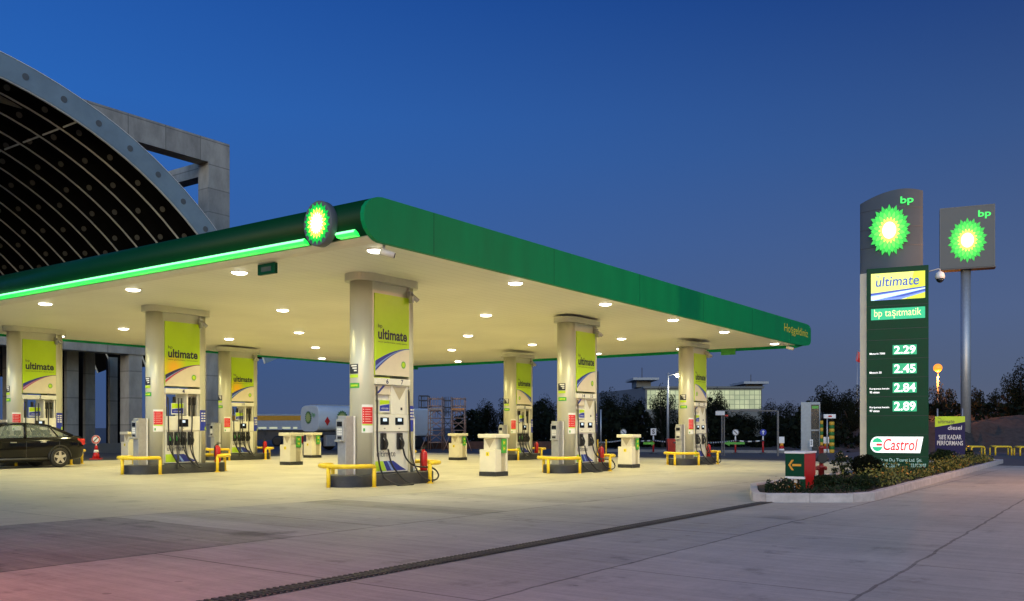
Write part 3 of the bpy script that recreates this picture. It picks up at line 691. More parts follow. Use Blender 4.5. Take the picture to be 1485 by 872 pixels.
def kiosk_pad():
    mb = MB(STEEL); mb.box(-.20, -.142, -.12, .12, 1.02, 1.52, .012); mb.mat(SCREEN); mb.box(-.206, -.2, -.08, .08, 1.36, 1.47)
    mb.mat(WHITE)
    for i in range(3):
        for j in range(3): mb.box(-.206, -.2, -.07+.05*i, -.035+.05*i, 1.17+.055*j, 1.21+.055*j)
    mb.mat(STEEL); mb.box(-.27, -.2, -.10, .10, 1.02, 1.06, .008); mb.mat(BLACK); mb.box(-.208, -.2, -.06, .06, 1.08, 1.14); return mb
def slim_post(): mb = MB(WHITE); mb.box(-.035, .035, -.07, .07, .27, 1.56, .008); return mb
def slim_cover(): mb = MB(STEEL); mb.box(-.045, .045, -.08, .08, 1.56, 1.60, .005); return mb
def ext_body():
    mb = MB(RED); mb.lathe([(.085, 0), (.095, .02), (.095, .40), (.08, .46), (.045, .50), (.03, .52)], n=14); return mb
def ext_valve():
    mb = MB(BLACK); mb.lathe([(.03, .52), (.03, .56)], n=8); mb.box(-.02, .13, -.015, .015, .56, .58); mb.box(-.02, .11, -.012, .012, .60, .615); mb.tube(bez([(-.02, 0, .55), (-.12, -.02, .48), (-.13, -.02, .2), (-.11, -.03, .08)], 4), .014, 6); return mb

ISL = [  # a, b, numbers, pump kind, board kind, where it is
    (3.0, 2.72, ('6', '7'), 'A', 'blue', 'nearest pump island, below the round logo'),
    (3.33, 11.4, ('4',), 'B', 'sun', 'pump island number 4'),
    (3.5, 20.1, ('2',), 'B', 'red', 'leftmost pump island, behind the black car'),
    (11.9, 2.72, ('14', '15'), 'A', 'blue', 'pump island number 14 and 15'),
    (11.9, 11.4, ('12', '13'), 'A', 'blue', 'middle pump island hidden behind the nearest column'),
    (12.16, 20.1, ('10',), 'B', 'sun2', 'pump island number 10'),
    (20.9, 2.72, ('22', '23'), 'A', 'flip', 'pump island farthest right'),
    (21.05, 11.4, ('20',), 'B', 'flip', 'pump island number 20')]
SHORT = ['the nearest island', 'the number 4 island', 'the leftmost island behind the car', 'the number 14 and 15 island', 'the hidden middle island', 'the number 10 island', 'the island farthest right', 'the number 20 island']
for (ia, ib, nums, kind, bk, where), sh in zip(ISL, SHORT):
    base = P(ia, ib, zg(ia)+.006)
    isl = obj('pump_island', CACHE.get('isl') or CACHE.setdefault('isl', island_kerb().mesh('pump_island')), loc=base, rz=RZ)
    tag(isl, f'low dark kerbed plinth of {sh}', 'island', 'pump islands under the canopy')
    t = thing('canopy_column', f'metal clad column with lime board, standing on {sh}', 'column', base, RZ, 'columns with lime boards')
    part('post', 'postl', lambda: post(-1), t); part('post', 'postr', lambda: post(1), t); part('cap', 'cap', cap, t); part('infill', 'infill', infill, t)
    flip = bk == 'flip'; kk = {'flip': 'blue'}.get(bk, bk)
    for r in (0, math.pi):
        bd = part('sign_board', 'board'+kk+str(flip), board(kk, flip), t, rz=r)
        part('lettering', 'boardtext', board_text, bd)
        hd = part('number_panel', 'header', header, t, rz=r) if r == 0 else None
        if hd:
            for k, nn in enumerate(nums):
                def num(nn=nn, k=k):
                    mb = MB(NAVY); c = (0,) if len(nums) == 1 else (-.21, .29); w_ = .035*len(nn)+.005
                    mb.text(nn, c[k]-w_, c[k]+w_, 2.35, 2.46, -.363, bold=.022); return mb
                part('number', 'num'+nn+str(k), num, hd)
    part('red_notice', 'nred', notice_red, t); part('blue_notice', 'nblue', notice_blue, t)
    part('sticker', 'stick', sticker, t); part('sticker', 'stickg', sticker_g, t); part('spot_lamp', 'spot', spot_lamp, t)
    p = thing('fuel_pump', f'cream fuel pump with {"two nozzles" if kind == "A" else "four nozzles"} on {sh}', 'fuel pump', base, RZ, 'fuel pumps between the column posts')
    part('cabinet', 'cab'+kind, cabinet(kind), p); part('display', 'disp'+kind, displays(kind), p); part('info_panel', 'info'+kind, info_panel(kind), p); part('decal', 'decal', decal, p)
    if kind == 'A':
        for k, x in enumerate((-.31, .24)): part('nozzle', 'nz', nozzle, p, loc=(x, 0, 0)); part('hose', f'hA{k}', hoseA(k), p)
    else:
        for k, x in enumerate((-.42, -.19, .02, .26)): part('nozzle', 'nzg' if k < 2 else 'nz', nozzle_g if k < 2 else nozzle, p, loc=(x, 0, 0)); part('hose', f'hB{k}', hoseB(k), p)
    for sx, side in ((-1, 'left'), (1, 'right')):
        q = thing('bumper_rail', f'yellow tubular bumper rail round the {side} end of {sh}', 'bumper rail', base, RZ, 'yellow bumper rails at the islands')
        part('bar', f'rail{sx}', rail_bar(sx), q)
        for lx, ly in ((.95, -.66), (1.70, 0), (.95, .66)): part('leg', 'rleg', rail_leg, q, loc=(sx*lx, ly, 0))
        if sx > 0: continue
        q = thing('payment_terminal', f'slim grey payment terminal standing on {sh}', 'payment terminal', base, RZ, 'payment terminals on the islands')
        q.location = base+A*1.13*sx+B*.04
        part('case', 'kb', kiosk_body, q); part('keypad', 'kp', kiosk_pad, q)
    if kind == 'A':
        q = thing('slim_post', f'slim white upright post right of the column on {sh}', 'post', base+A*1.04, RZ, 'slim white posts on the islands')
        part('upright', 'slim', slim_post, q); part('cover', 'slimc', slim_cover, q)
    q = thing('fire_extinguisher', f'red fire extinguisher on the right end of {sh}', 'fire extinguisher', base+A*1.36-B*.10+Vector((0, 0, .27)), RZ, 'fire extinguishers on the islands')
    part('cylinder', 'exb', ext_body, q); part('valve', 'exv', ext_valve, q)

# service posts standing between the islands
def sp_base(): mb = MB(KERBK); mb.box(-.31, .31, -.29, .29, -.03, .13, .01); return mb
def sp_body():
    mb = MB(CREAM); mb.box(-.30, -.02, -.28, .28, .132, .76, .01); mb.box(.21, .30, -.28, .28, .132, .76, .01); mb.box(-.20, .26, -.20, .20, .765, 1.08)
    mb.box(.215, .25, -.27, -.205, .765, 1.08)
    mb.mat(TAN); mb.box(-.018, .208, -.24, .24, .132, .76)
    mb.poly([(-.203, .16, 1.05), (-.203, -.16, 1.05), (-.203, 0, .80)]); return mb
def sp_top(): mb = MB(CREAM); mb.box(-.34, .34, -.32, .32, 1.085, 1.20, .02); return mb
def sp_sign():
    mb = MB(LEAFG); mb.box(-.02, .205, -.305, -.285, .66, 1.06)
    mb.mat(LITLIMEP if False else YELO)
    for z in (.74, .90): mb.box(.05, .07, -.309, -.305, z, z+.10); mb.box(.11, .13, -.309, -.305, z, z+.10); mb.box(.07, .11, -.309, -.305, z+.04, z+.06)
    return mb
def sp_stick(): mb = MB(YELO); mb.box(-.306, -.3, -.06, .05, .58, .69); mb.mat(INK); mb.box(-.308, -.306, -.01, .01, .60, .66); return mb
for u, v, txt in ((716, 690.5, 'cream service post with green sign, nearest one, right of the nearest island'), (912, 678.5, 'cream service post with green sign between the two right hand islands'),
                  (422.5, 674.5, 'cream service post with green sign, larger of the pair in front of the tanker'), (453, 664, 'cream service post with green sign, smaller of the pair in front of the tanker'),
                  (664, 667.5, 'cream service post with green sign in front of the scaffold'), (190, 666, 'cream service post with green sign left of the number 4 island')):
    g = G(u, v); t = thing('service_post', txt, 'service post', g, RZ, 'cream air and water posts')
    part('plinth', 'spb', sp_base, t); part('body', 'spm', sp_body, t); part('top', 'spt', sp_top, t); part('sign', 'sps', sp_sign, t); part('sticker', 'spk', sp_stick, t)

# things under the canopy edge
def hanging(u, v, a0, lab):
    c = N+A*a0; s = (u-U0)/F; tt = (s*c.y-c.x)/(B.x-s*B.y)
    t = thing('hanging_sign', lab, 'sign', P(a0, tt, ZS), RZ); return t
t = hanging(388, 383, .12, 'small dark green sign box hanging under the canopy edge left of the logo')
mb = MB(GREEND); mb.box(-.04, .04, -.28, .28, -.25, -.02, .008); mb.build('box', t); mb = MB(DGREY); mb.box(-.044, -.041, -.16, .16, -.19, -.09); mb.build('plate', t)
t = hanging(1056, 508, 25.3, 'small plain green sign hanging under the far right canopy edge')
mb = MB(LEAFG); mb.box(-.03, .03, -.33, .33, -.29, -.02, .008); mb.build('box', t)
def cctv(loc, rz, lab):
    t = thing('security_camera', lab, 'camera', loc, rz); mb = MB(STEEL); mb.tube([(0, 0, 0), (0, 0, -.12)], .025, 8); mb.build('bracket', t)
    mb = MB(CREAM); mb.tube([(-.05, .06, -.12), (.14, -.14, -.20)], .062, 12); mb.mat(SCREEN); mb.tube([(.14, -.14, -.20), (.15, -.15, -.204)], .05, 12); mb.build('housing', t)
cctv(P(.22, .02, 4.92), RZ, 'small camera hanging at the near corner of the canopy beside the end light')
cctv(P(24.9, .15, 4.92), RZ-.6, 'small camera hanging at the far right corner of the canopy')

# ------------------------------------------------------------------ unfinished hall behind
def hall():
    VB = 33.0; cx, cz, ro = 4.372, -2.506, 22.377; dep = 1.15
    t = thing('arched_hall', 'huge unfinished hall with arched steel roof and concrete columns behind the canopy', 'building', N, RZ)
    angs = [22+k*3.0 for k in range(32)]                # from the right foot over the crown
    def pt(q, r): return cx+r*math.cos(R(q)), cz+r*math.sin(R(q))
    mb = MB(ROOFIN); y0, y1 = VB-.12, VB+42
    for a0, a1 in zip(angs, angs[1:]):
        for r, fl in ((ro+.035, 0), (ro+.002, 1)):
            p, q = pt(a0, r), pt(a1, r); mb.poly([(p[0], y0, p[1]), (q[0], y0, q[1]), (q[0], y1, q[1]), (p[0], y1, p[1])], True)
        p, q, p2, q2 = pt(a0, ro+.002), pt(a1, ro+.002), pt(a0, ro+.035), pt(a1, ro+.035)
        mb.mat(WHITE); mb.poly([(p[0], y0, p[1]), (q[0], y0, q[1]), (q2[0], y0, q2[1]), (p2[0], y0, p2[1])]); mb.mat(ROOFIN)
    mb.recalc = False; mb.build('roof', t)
    def rib(yc, front):
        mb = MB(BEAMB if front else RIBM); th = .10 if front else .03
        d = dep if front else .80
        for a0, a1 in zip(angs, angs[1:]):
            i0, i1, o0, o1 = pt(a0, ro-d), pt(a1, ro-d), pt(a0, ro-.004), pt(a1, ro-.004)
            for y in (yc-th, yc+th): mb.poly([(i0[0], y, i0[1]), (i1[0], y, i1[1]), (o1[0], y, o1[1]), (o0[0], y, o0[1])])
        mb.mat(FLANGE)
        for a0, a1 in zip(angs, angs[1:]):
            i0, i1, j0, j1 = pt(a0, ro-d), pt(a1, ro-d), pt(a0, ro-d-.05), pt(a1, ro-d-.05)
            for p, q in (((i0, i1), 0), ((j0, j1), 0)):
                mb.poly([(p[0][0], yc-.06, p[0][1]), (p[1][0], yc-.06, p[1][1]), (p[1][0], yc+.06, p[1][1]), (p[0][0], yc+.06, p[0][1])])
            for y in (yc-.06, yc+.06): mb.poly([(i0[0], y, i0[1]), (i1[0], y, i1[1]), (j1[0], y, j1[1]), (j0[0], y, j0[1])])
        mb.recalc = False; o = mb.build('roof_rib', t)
        q = 28.0+(1.2 if not front else 0)+((yc*1.7) % 3)
        while q < 79:
            if 38 < q:
                c = pt(q, ro-d*.5); rr = .17; y = yc-th-.02; mb = MB(PLATE if not front else GREYP)
                mb.prism([(c[0]+rr*math.cos(2*math.pi*j/14), c[1]+rr*math.sin(2*math.pi*j/14)) for j in range(14)], y, y+.015, 'y'); mb.build('round_plate', o)
            q += 5.2
    rib(VB, True)
    for k in range(1, 12): rib(VB+.25+2.2*k, False)
    mb = MB(FLANGE)
    for q in (68,):
        c = pt(q, ro-.65); mb.tube([(c[0], VB+.2, c[1]), (c[0], VB+36, c[1])], .05, 6)
    mb.build('purlin', t)
    # gable frame of raw concrete to the right of the arch
    def frame(b0, th):
        o = P(0, b0, 0)
        def q(u, v): x, z = plane_px(u, v, o, RZ); return x, z
        x1, z1 = q(333, 210); xi, zi = q(300, 235); xl, zl = q(40, 125); _, zb = q(200, 214)
        mb = MB(CONC); mb.box(xi+.12, x1, b0, b0+th, .0, z1); mb.build('concrete_column', t)
        mb = MB(CONC); mb.box(-9, xi+.12, b0, b0+th, z1-1.55, z1-.004); 
        mb.build('concrete_beam', t)
        return x1, xi, z1
    x1, xi, z1 = frame(37.5, 1.1)
    mb = MB(CONC); mb.box(xi+.35, x1-.45, 38.62, 52, z1-2.25, z1-1.3); mb.build('concrete_beam', t)
    mb = MB(CONC); mb.box(2, x1-.45, 52.02, 52.9, z1-2.2, z1-1.35); mb.box(2, 3, 52.03, 52.8, 0, z1-2.21); mb.build('concrete_frame', t)
    # ground floor behind the canopy: columns and a deep beam, open bays
    b0 = 35.5; o = P(0, b0, 0)
    def x_at(u): return plane_px(u, 600, o, RZ)[0]
    zb = plane_px(95, 507, o, RZ)[1]; zt = plane_px(95, 483, o, RZ)[1]
    mb = MB(CONC); mb.box(x_at(-400), x_at(212), b0-.1, b0+.9, zb, zt+1.2); mb.build('concrete_beam', t)
    mb = MB(ROOFIN); mb.box(x_at(-400), x_at(212), b0+.9, b0+14, zb+.3, zb+.7); mb.build('floor_slab', t)
    for u0, u1, bb, dp in ((-150, -120, 0, .8), (-60, -30, 0, .8), (187, 206, 0, .9), (300, 316, 0, .9), (97, 114, 2.5, .3), (124, 138, 4.5, .3), (159.5, 170.5, 6.5, .25), (178, 187, 4.5, .25), (10, 40, 3, .5), (-30, 0, 6, .5)):
        oo = P(0, b0+bb, 0); xa, xb = plane_px(u0, 600, oo, RZ)[0], plane_px(u1, 600, oo, RZ)[0]
        mb = MB(CONC); mb.box(xa, xb, b0+bb, b0+bb+dp, zg(xa)-.1, zb+.3 if u0 < 290 else plane_px(300, 470, oo, RZ)[1]); mb.build('concrete_column', t)
    mb = MB(CONC); mb.box(x_at(-400), x_at(80), b0+9, b0+9.4, -.2, zb+.3); mb.build('back_wall_and_shade', t)
    for ua, ub in ((60, 98), (113, 125), (155, 160), (170, 190)):  # near-black sheets put in for the shade between the columns
        oo = P(0, b0+9, 0); xa, xb = plane_px(ua, 600, oo, RZ)[0], plane_px(ub, 600, oo, RZ)[0]; mb = MB(ROOFIN); mb.box(xa, xb, b0+9, b0+9.1, -.2, zb+.3); mb.build('back_wall_and_shade', t)
    mb = MB(GREYP); mb.box(x_at(113), x_at(212), b0-.35, b0-.1, zg(14)-.1, plane_px(150, 643, o, RZ)[1]); mb.box(x_at(-400), x_at(113), b0-.35, b0-.1, zg(8)-.1, plane_px(100, 643, o, RZ)[1]); mb.build('plinth', t)
hall()
def cabin():
    o = P(12.5, 46, zg(12.5)); mb = MB(WHITE); mb.box(-1.3, 1.3, 0, 1.5, 0, 2.9, .03); mb.mat(STEEL); mb.box(.2, .9, -.02, 0, .2, 2.2)
    t = thing('site_cabin', 'pale site cabin seen between the columns of the unfinished hall', 'cabin', o, RZ); mb.build('shell', t)
    mb = MB(DGREY); mb.box(-1.36, 1.36, -.06, 1.56, 2.9, 3.0); mb.build('roof', t)
cabin()
def cone(u, v, lab):
    t = thing('warning_sign', lab, 'road sign', G(u, v), 0); mb = MB(RED); mb.box(-.2, .2, -.2, .2, 0, .05, .01); mb.lathe([(.16, .05), (.11, .3)], n=12)
    mb.mat(WHITE); mb.lathe([(.11, .3), (.085, .42)], n=12); mb.mat(RED); mb.lathe([(.085, .42), (.05, .6)], n=12); mb.build('cone', t)
    mb = MB(WHITE); mb.lathe([(.19, 0), (.19, .02)], (0, -.03, .86), 20, axis='y'); mb.mat(RED); mb.lathe([(.18, -.006), (.18, .0)], (0, -.03, .86), 20, axis='y')
    mb.mat(WHITE); mb.lathe([(.13, -.010), (.13, -.006)], (0, -.03, .86), 20, axis='y'); mb.mat(INK); mb.tube([(-.09, -.045, .77), (.09, -.045, .95)], .022, 6); mb.build('sign_disc', t)
    mb = MB(WHITE); mb.box(-.02, .02, -.01, .01, .6, .86); mb.build('stem', t)
cone(139.5, 666.5, 'round red and white no entry sign standing on a striped cone by the hall')

# ------------------------------------------------------------------ black car at the left
def car():
    o = P(3.05, 17.5+.89, zg(3.05)+.006)
    t = thing('black_saloon_car', 'black saloon car parked at the leftmost pump, cut by the picture edge', 'car', o, RZ+math.pi)
    t.scale = (1, 1, 1.06)
    # stations: x (0 = rear axle), half width at sill, half width at shoulder, sill z, shoulder z, top z, half width on top
    ST = [(-.89, .62, .66, .42, .62, .70, .50), (-.87, .70, .76, .32, .70, .90, .60), (-.80, .76, .83, .27, .80, .985, .66), (-.6, .80, .87, .24, .83, .995, .70), (-.38, .81, .885, .22, .84, .985, .74), (0, .82, .89, .2, .85, .965, .78), (.5, .83, .89, .19, .85, .955, .80),
          (1.1, .83, .89, .19, .84, .945, .80), (1.8, .83, .89, .19, .83, .93, .80), (2.4, .83, .89, .19, .82, .925, .78), (2.75, .82, .88, .2, .80, .90, .74), (3.1, .80, .86, .22, .74, .84, .70), (3.4, .74, .80, .25, .68, .76, .62), (3.58, .60, .66, .3, .58, .64, .48)]
    mb = MB(CARP); rings = []
    for x, ws, wm, zs, zm, zt, wt in ST:
        half = [(0, zs), (ws*.9, zs), (ws, zs+.06), (wm*.985, zs+(zm-zs)*.45), (wm, zm-.06), (wm*.985, zm), (wt+(wm-wt)*.4, zt-.02), (wt*.85, zt), (0, zt+.012)]
        ring = [mb.v(x, y, z) for y, z in half]+[mb.v(x, -y, z) for y, z in half[-2:0:-1]]; rings.append(ring)
    k = len(rings[0])
    for a, b in zip(rings, rings[1:]):
        for j in range(k): mb.f([a[j], a[(j+1) % k], b[(j+1) % k], b[j]], True)
    mb.f(rings[0]); mb.f(rings[-1]); mb.build('body', t)
    zb = .935
    BL = [(-.55, .985), (.05, .955), (.30, .95), (1.12, .94), (2.05, .93), (2.50, .925)]     # belt line
    yb, yr = .80, .585
    rt = [(.18, 1.33), (.50, 1.385), (.95, 1.425), (1.35, 1.42), (1.62, 1.385), (1.75, 1.355)]
    mb = MB(CARP); g = []
    for x, z in rt: g.append([mb.v(x, y, z-.055*(abs(y)/yr)**2.4+.0) for y in (-yr-.03, -yr, -.3, 0, .3, yr, yr+.03)])
    for a, b in zip(g, g[1:]):
        for j in range(6): mb.f([a[j], a[j+1], b[j+1], b[j]], True)
    for sy in (-1, 1):
        for pts, r in (([(2.50, .76, .925), (2.1, .70, 1.14), (1.75, .60, 1.31), (1.62, .585, 1.335)], .035), ([(1.10, .805, .94), (1.0, .60, 1.37)], .045), ([(-.5, .72, .985), (-.1, .68, 1.16), (.18, .60, 1.28), (.5, .59, 1.335)], .05), ([(.02, .80, .955), (.25, .66, 1.28)], .022), ([(.18, .59, 1.285), (.5, .592, 1.34), (.95, .60, 1.375), (1.35, .60, 1.368), (1.72, .595, 1.31)], .028)):
            mb.tube([(x, sy*y, z) for x, y, z in pts], r, 8)
    mb.build('roof', t)
    def pane(nm, pts): q = MB(GLASS); q.poly(pts); q.build(nm, t)
    for sy in (-1, 1):
        pane('window', [(1.16, sy*.80, .945), (2.40, sy*.772, .93), (2.02, sy*.70, 1.13), (1.66, sy*.60, 1.335), (1.06, sy*.605, 1.365)])
        pane('window', [(.06, sy*.80, .955), (1.04, sy*.805, .945), (.96, sy*.605, 1.365), (.30, sy*.64, 1.295)])
        pane('window', [(-.38, sy*.745, .985), (-.0, sy*.795, .962), (.22, sy*.66, 1.26)])
    pane('windscreen', [(2.52, -.72, .93), (2.52, .72, .93), (1.76, .57, 1.335), (1.76, -.57, 1.335)])
    pane('rear_window', [(-.52, -.68, .99), (-.52, .68, .99), (.17, .58, 1.30), (.17, -.58, 1.30)])
    mb = MB(SEATM)
    for y in (-.37, .37):
        for x in (.2, 1.15): mb.box(x-.1, x+.1, y-.25, y+.25, .5, 1.0, .03); mb.box(x-.08, x+.05, y-.12, y+.12, 1.03, 1.17, .03); mb.box(x-.04, x-.0, y-.05, y+.05, .98, 1.05)
    mb.box(.1, 2.3, -.7, .7, .3, .5); mb.build('seats', t)
    mb = MB(BLACK); mb.tube([(1.92+.04*math.sin(2*math.pi*k/16), .37+.18*math.cos(2*math.pi*k/16), .95+.18*math.sin(2*math.pi*k/16)) for k in range(16)], .015, 6, closed=True); mb.build('steering_wheel', t)
    for sy in (-1, 1):
        mb = MB(CARP); mb.box(2.02, 2.2, sy*.95-.09, sy*.95+.09, .93, 1.06, .03); mb.box(2.08, 2.14, sy*.88-.06, sy*.88+.06, .93, .97); mb.build('mirror', t)
        mb = MB(TAILR); mb.box(-.885, -.62, sy*.72-.06 if sy < 0 else .68, sy*.83 if sy < 0 else .835, .70, .90, .02); mb.build('tail_lamp', t)
        mb = MB(ALLOY)
        for x in (.55, 1.5): mb.box(x-.1, x+.09, sy*.892-.012, sy*.892+.012, .79, .815, .005); 
        mb.build('door_handle', t)
        mb = MB(DGREY)
        for x in (.02, 1.09, 2.30): mb.tube([(x, sy*.893, .84), (x, sy*.888, .6), (x, sy*.85, .28)], .004, 4)
        mb.build('door_seam', t)
        mb = MB(DGREY); mb.tube([(.42, sy*.868, .30), (2.3, sy*.868, .30)], .03, 6); mb.build('side_skirt', t)
    mb = MB(WHITE); mb.box(-.91, -.888, -.25, .25, .60, .70); mb.build('number_plate', t)
    for x in (0, 2.7):
        for sy in (-1, 1):
            wobj = thing('wheel', None, None, (x, sy*.80, .315)); wobj.parent = t
            mb = MB(BLACK); mb.lathe([(.20, -.09), (.29, -.105), (.315, -.08), (.315, .08), (.29, .105), (.20, .09)], n=32, axis='y'); mb.build('tyre', wobj)
            mb = MB(ALLOY); ys = .085*sy; mb.lathe([(.20, ys*.6), (.215, ys), (.19, ys*1.1), (.185, ys*.6)], n=32, axis='y')
            for k in range(5):
                q = 2*math.pi*k/5+.3; c, s_ = math.cos(q), math.sin(q)
                mb.prism([(c*.03-s_*.05, s_*.03+c*.05), (c*.03+s_*.05, s_*.03-c*.05), (c*.2+s_*.035, s_*.2-c*.035), (c*.2-s_*.035, s_*.2+c*.035)], ys*.8, ys*1.12, 'y')
            mb.lathe([(.06, ys*.7), (.06, ys*1.2), (.03, ys*1.25)], n=14, axis='y'); mb.mat(DGREY); mb.lathe([(.195, ys*.3), (.195, ys*.5)], n=24, axis='y'); mb.build('rim', wobj)
            mb = MB(BLACK); mb.tube([(x+.36*math.cos(R(q)), sy*.868, .33+.36*math.sin(R(q))) for q in range(-12, 193, 15)], .03, 6); mb.build('wheel_arch', t)
car()

# ------------------------------------------------------------------ price totem and pole sign at the right
def totem():
    rz = R(-25); o = G(1300, 689, .12)+Vector((0, 0, -.02))
    t = thing('price_totem', 'tall grey and green price totem with lit sunburst and four lit prices', 'sign', o, rz)
    q = lambda u, v: plane_px(u, v, o, rz)
    gx0, gx1 = q(1247, 600)[0], q(1338.5, 600)[0]; zt = q(1300, 277)[1]
    # grey curved spine: lens shaped plan
    n = 16; xs = [gx0+(gx1-gx0)*k/n for k in range(n+1)]
    bow = lambda x: .30*(1-((x-(gx0+gx1)/2)/((gx1-gx0)/2))**2)
    mb = MB(GREYP); f0 = [mb.v(x, .06-bow(x), -.02) for x in xs]; b0 = [mb.v(x, .40+bow(x)*.5, -.02) for x in xs]
    def top(x): k = (x-gx0)/(gx1-gx0); return zt-.26*(1-min(1, k/.72))**1.6-.05*max(0, (k-.72)/.28)**2
    f1 = [mb.v(x, .06-bow(x), top(x)) for x in xs]; b1 = [mb.v(x, .40+bow(x)*.5, top(x)) for x in xs]
    for k in range(n): mb.f([f0[k], f0[k+1], f1[k+1], f1[k]], True); mb.f([b0[k], b0[k+1], b1[k+1], b1[k]], True); mb.f([f1[k], f1[k+1], b1[k+1], b1[k]])
    mb.f([f0[0], b0[0], b1[0], f1[0]]); mb.f([f0[-1], b0[-1], b1[-1], f1[-1]])
    sp = mb.build('spine', t)
    mb = MB(DGREY)
    for v in (304, 331, 358):
        z = q(1300, v)[1]; mb.prism([(x, .055-bow(x)) for x in xs]+[(x, .075-bow(x)) for x in xs[::-1]], z, z+.012, 'z')
    z0 = q(1300, 421)[1]; zz = z0
    while zz > .2: mb.prism([(x, .055-bow(x)) for x in xs[:5]]+[(x, .075-bow(x)) for x in xs[4::-1]], zz, zz+.012, 'z'); zz -= q(1300, 421)[1]-q(1300, 447)[1]
    mb.build('seam', sp)
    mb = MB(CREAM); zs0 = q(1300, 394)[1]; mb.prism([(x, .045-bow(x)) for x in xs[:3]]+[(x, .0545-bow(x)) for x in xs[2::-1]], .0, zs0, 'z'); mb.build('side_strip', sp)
    cx, cz = q(1290, 337); rx = q(1321, 337)[0]-cx; rzz = q(1290, 299.5)[1]-cz
    mb = MB(H1); mb.helios(cx, cz, rx, rzz, -.27, (H1, H2, H3, H4)); mb.build('emblem', t)
    mb = MB(DGREY); mb.lathe([(rx*.8, -.25), (rx*.8, -.10)], (cx, 0, cz), 24, axis='y'); mb.build('emblem_back', t)
    x0, z0 = q(1306, 301.5); x1, z1 = q(1325, 286.5); mb = MB(LITG); mb.text('bp', x0, x1, z0, z1, -.245, bold=.02); mb.build('lettering', t)
    # green box
    bx0, bx1 = q(1257.5, 600)[0], q(1346.5, 600)[0]; bt = q(1300, 390)[1]
    yb = -.30
    mb = MB(GREEND); mb.box(bx0, bx1, yb, .32, -.02, bt, .015); bxo = mb.build('panel_box', t)
    mb = MB(INK)
    for v in (444.5, 478, 494, 521, 548, 575.5, 603, 629.5, 661.5):
        z = q(1300, v)[1]; mb.box(bx0-.003, bx1+.003, yb-.002, .33, z-.008, z)
    mb.build('seam', bxo)
    dy = yb-.004
    def quad(nm, m, u0, v0, u1, v1, y=dy, par=t):
        a, b = q(u0, v1), q(u1, v0); k = MB(m); k.poly([(a[0], y, a[1]), (b[0], y, a[1]), (b[0], y, b[1]), (a[0], y, b[1])]); return k, a, b
    mb, a, b = quad('', LITLIMEP, 1264, 395, 1341.5, 438.5); W_, H_ = b[0]-a[0], b[1]-a[1]
    def pl(m, pts, k):
        mb.mat(m); mb.poly([(a[0]+W_*s, dy-.003*k, a[1]+H_*r) for s, r in pts])
    pl(LITLIME, [(.66, .0), (1, .0), (1, 1), (.8, 1)], .5)
    pl(LITB2, [(0, .0), (.56, 0), (1, .22), (1, .42), (0, .27)], 1); pl(LITB, [(0, .20), (1, .38), (1, .43), (0, .27)], 2); pl(LITB, [(.60, .10), (1, .26), (1, .34), (.3, .05)], 2); pl(LITSKY, [(0, .01), (.05, 0), (1, .34), (1, .38), (0, .16)], 3)
    d = mb.build('lit_panel', t)
    mb = MB(LITB); mb.text('ultimate', a[0]+W_*.09, a[0]+W_*.89, a[1]+H_*.50, a[1]+H_*.87, dy-.012, bold=.012, shear=.12); mb.text('bp', a[0]+W_*.09, a[0]+W_*.18, a[1]+H_*.83, a[1]+H_*.96, dy-.012); mb.build('lettering', d)
    mb, a, b = quad('', LITTEAL, 1264, 446.5, 1341.5, 466.5); d = mb.build('lit_panel', t); W_, H_ = b[0]-a[0], b[1]-a[1]
    mb = MB(LITY); mb.text('bp taşıtmatik', a[0]+W_*.06, a[0]+W_*.93, a[1]+H_*.08, a[1]+H_*.93, dy-.006, bold=-.004); mb.build('lettering', d)
    for (v0, v1, pr, l1, l2) in ((501, 516, '2.29', 'Motorin 7000', None), (527.7, 543.2, '2.45', 'Motorin 50', None), (555, 570.5, '2.84', 'Kurşunsuz benzin', '95 oktan'), (581.7, 597.2, '2.89', 'Kurşunsuz benzin', '97 oktan')):
        mb, a, b = quad('', DIGBG, 1295, v0, 1329.5, v1); d = mb.build('price_display', t)
        mb = MB(LITW); mb.text(pr, a[0]+(b[0]-a[0])*.06, a[0]+(b[0]-a[0])*.95, a[1]+(b[1]-a[1])*.08, a[1]+(b[1]-a[1])*.92, dy-.005, bold=.022); mb.build('digits', d)
        mb = MB(LITW); vb = v1 if not l2 else v1-4; e0 = q(1262, vb); e1 = q(1290 if l2 else (1284 if '7' in l1 else 1279), vb-3.4); mb.text(l1, e0[0], e1[0], e0[1], e1[1], dy, bold=.012)
        if l2: e0 = q(1262, v1+.9); e1 = q(1276, v1-2.4); mb.text(l2, e0[0], e1[0], e0[1], e1[1], dy, bold=.012)
        mb.build('fuel_name', t)
    a, b = q(1263, 656), q(1339, 633.5); W_, H_ = b[0]-a[0], b[1]-a[1]
    mb = MB(LITMINT); arcp = [(a[0]+.13*W_-.13*W_*math.sin(R(k)), a[1]+H_*.5+H_*.5*math.cos(R(k))) for k in range(0, 181, 15)]
    mb.poly([(x, dy, z) for x, z in arcp]+[(a[0]+W_*.94, dy, a[1]), (b[0], dy, b[1])])
    mb.mat(LITTEAL); ce = (a[0]+.135*W_, a[1]+.5*H_)
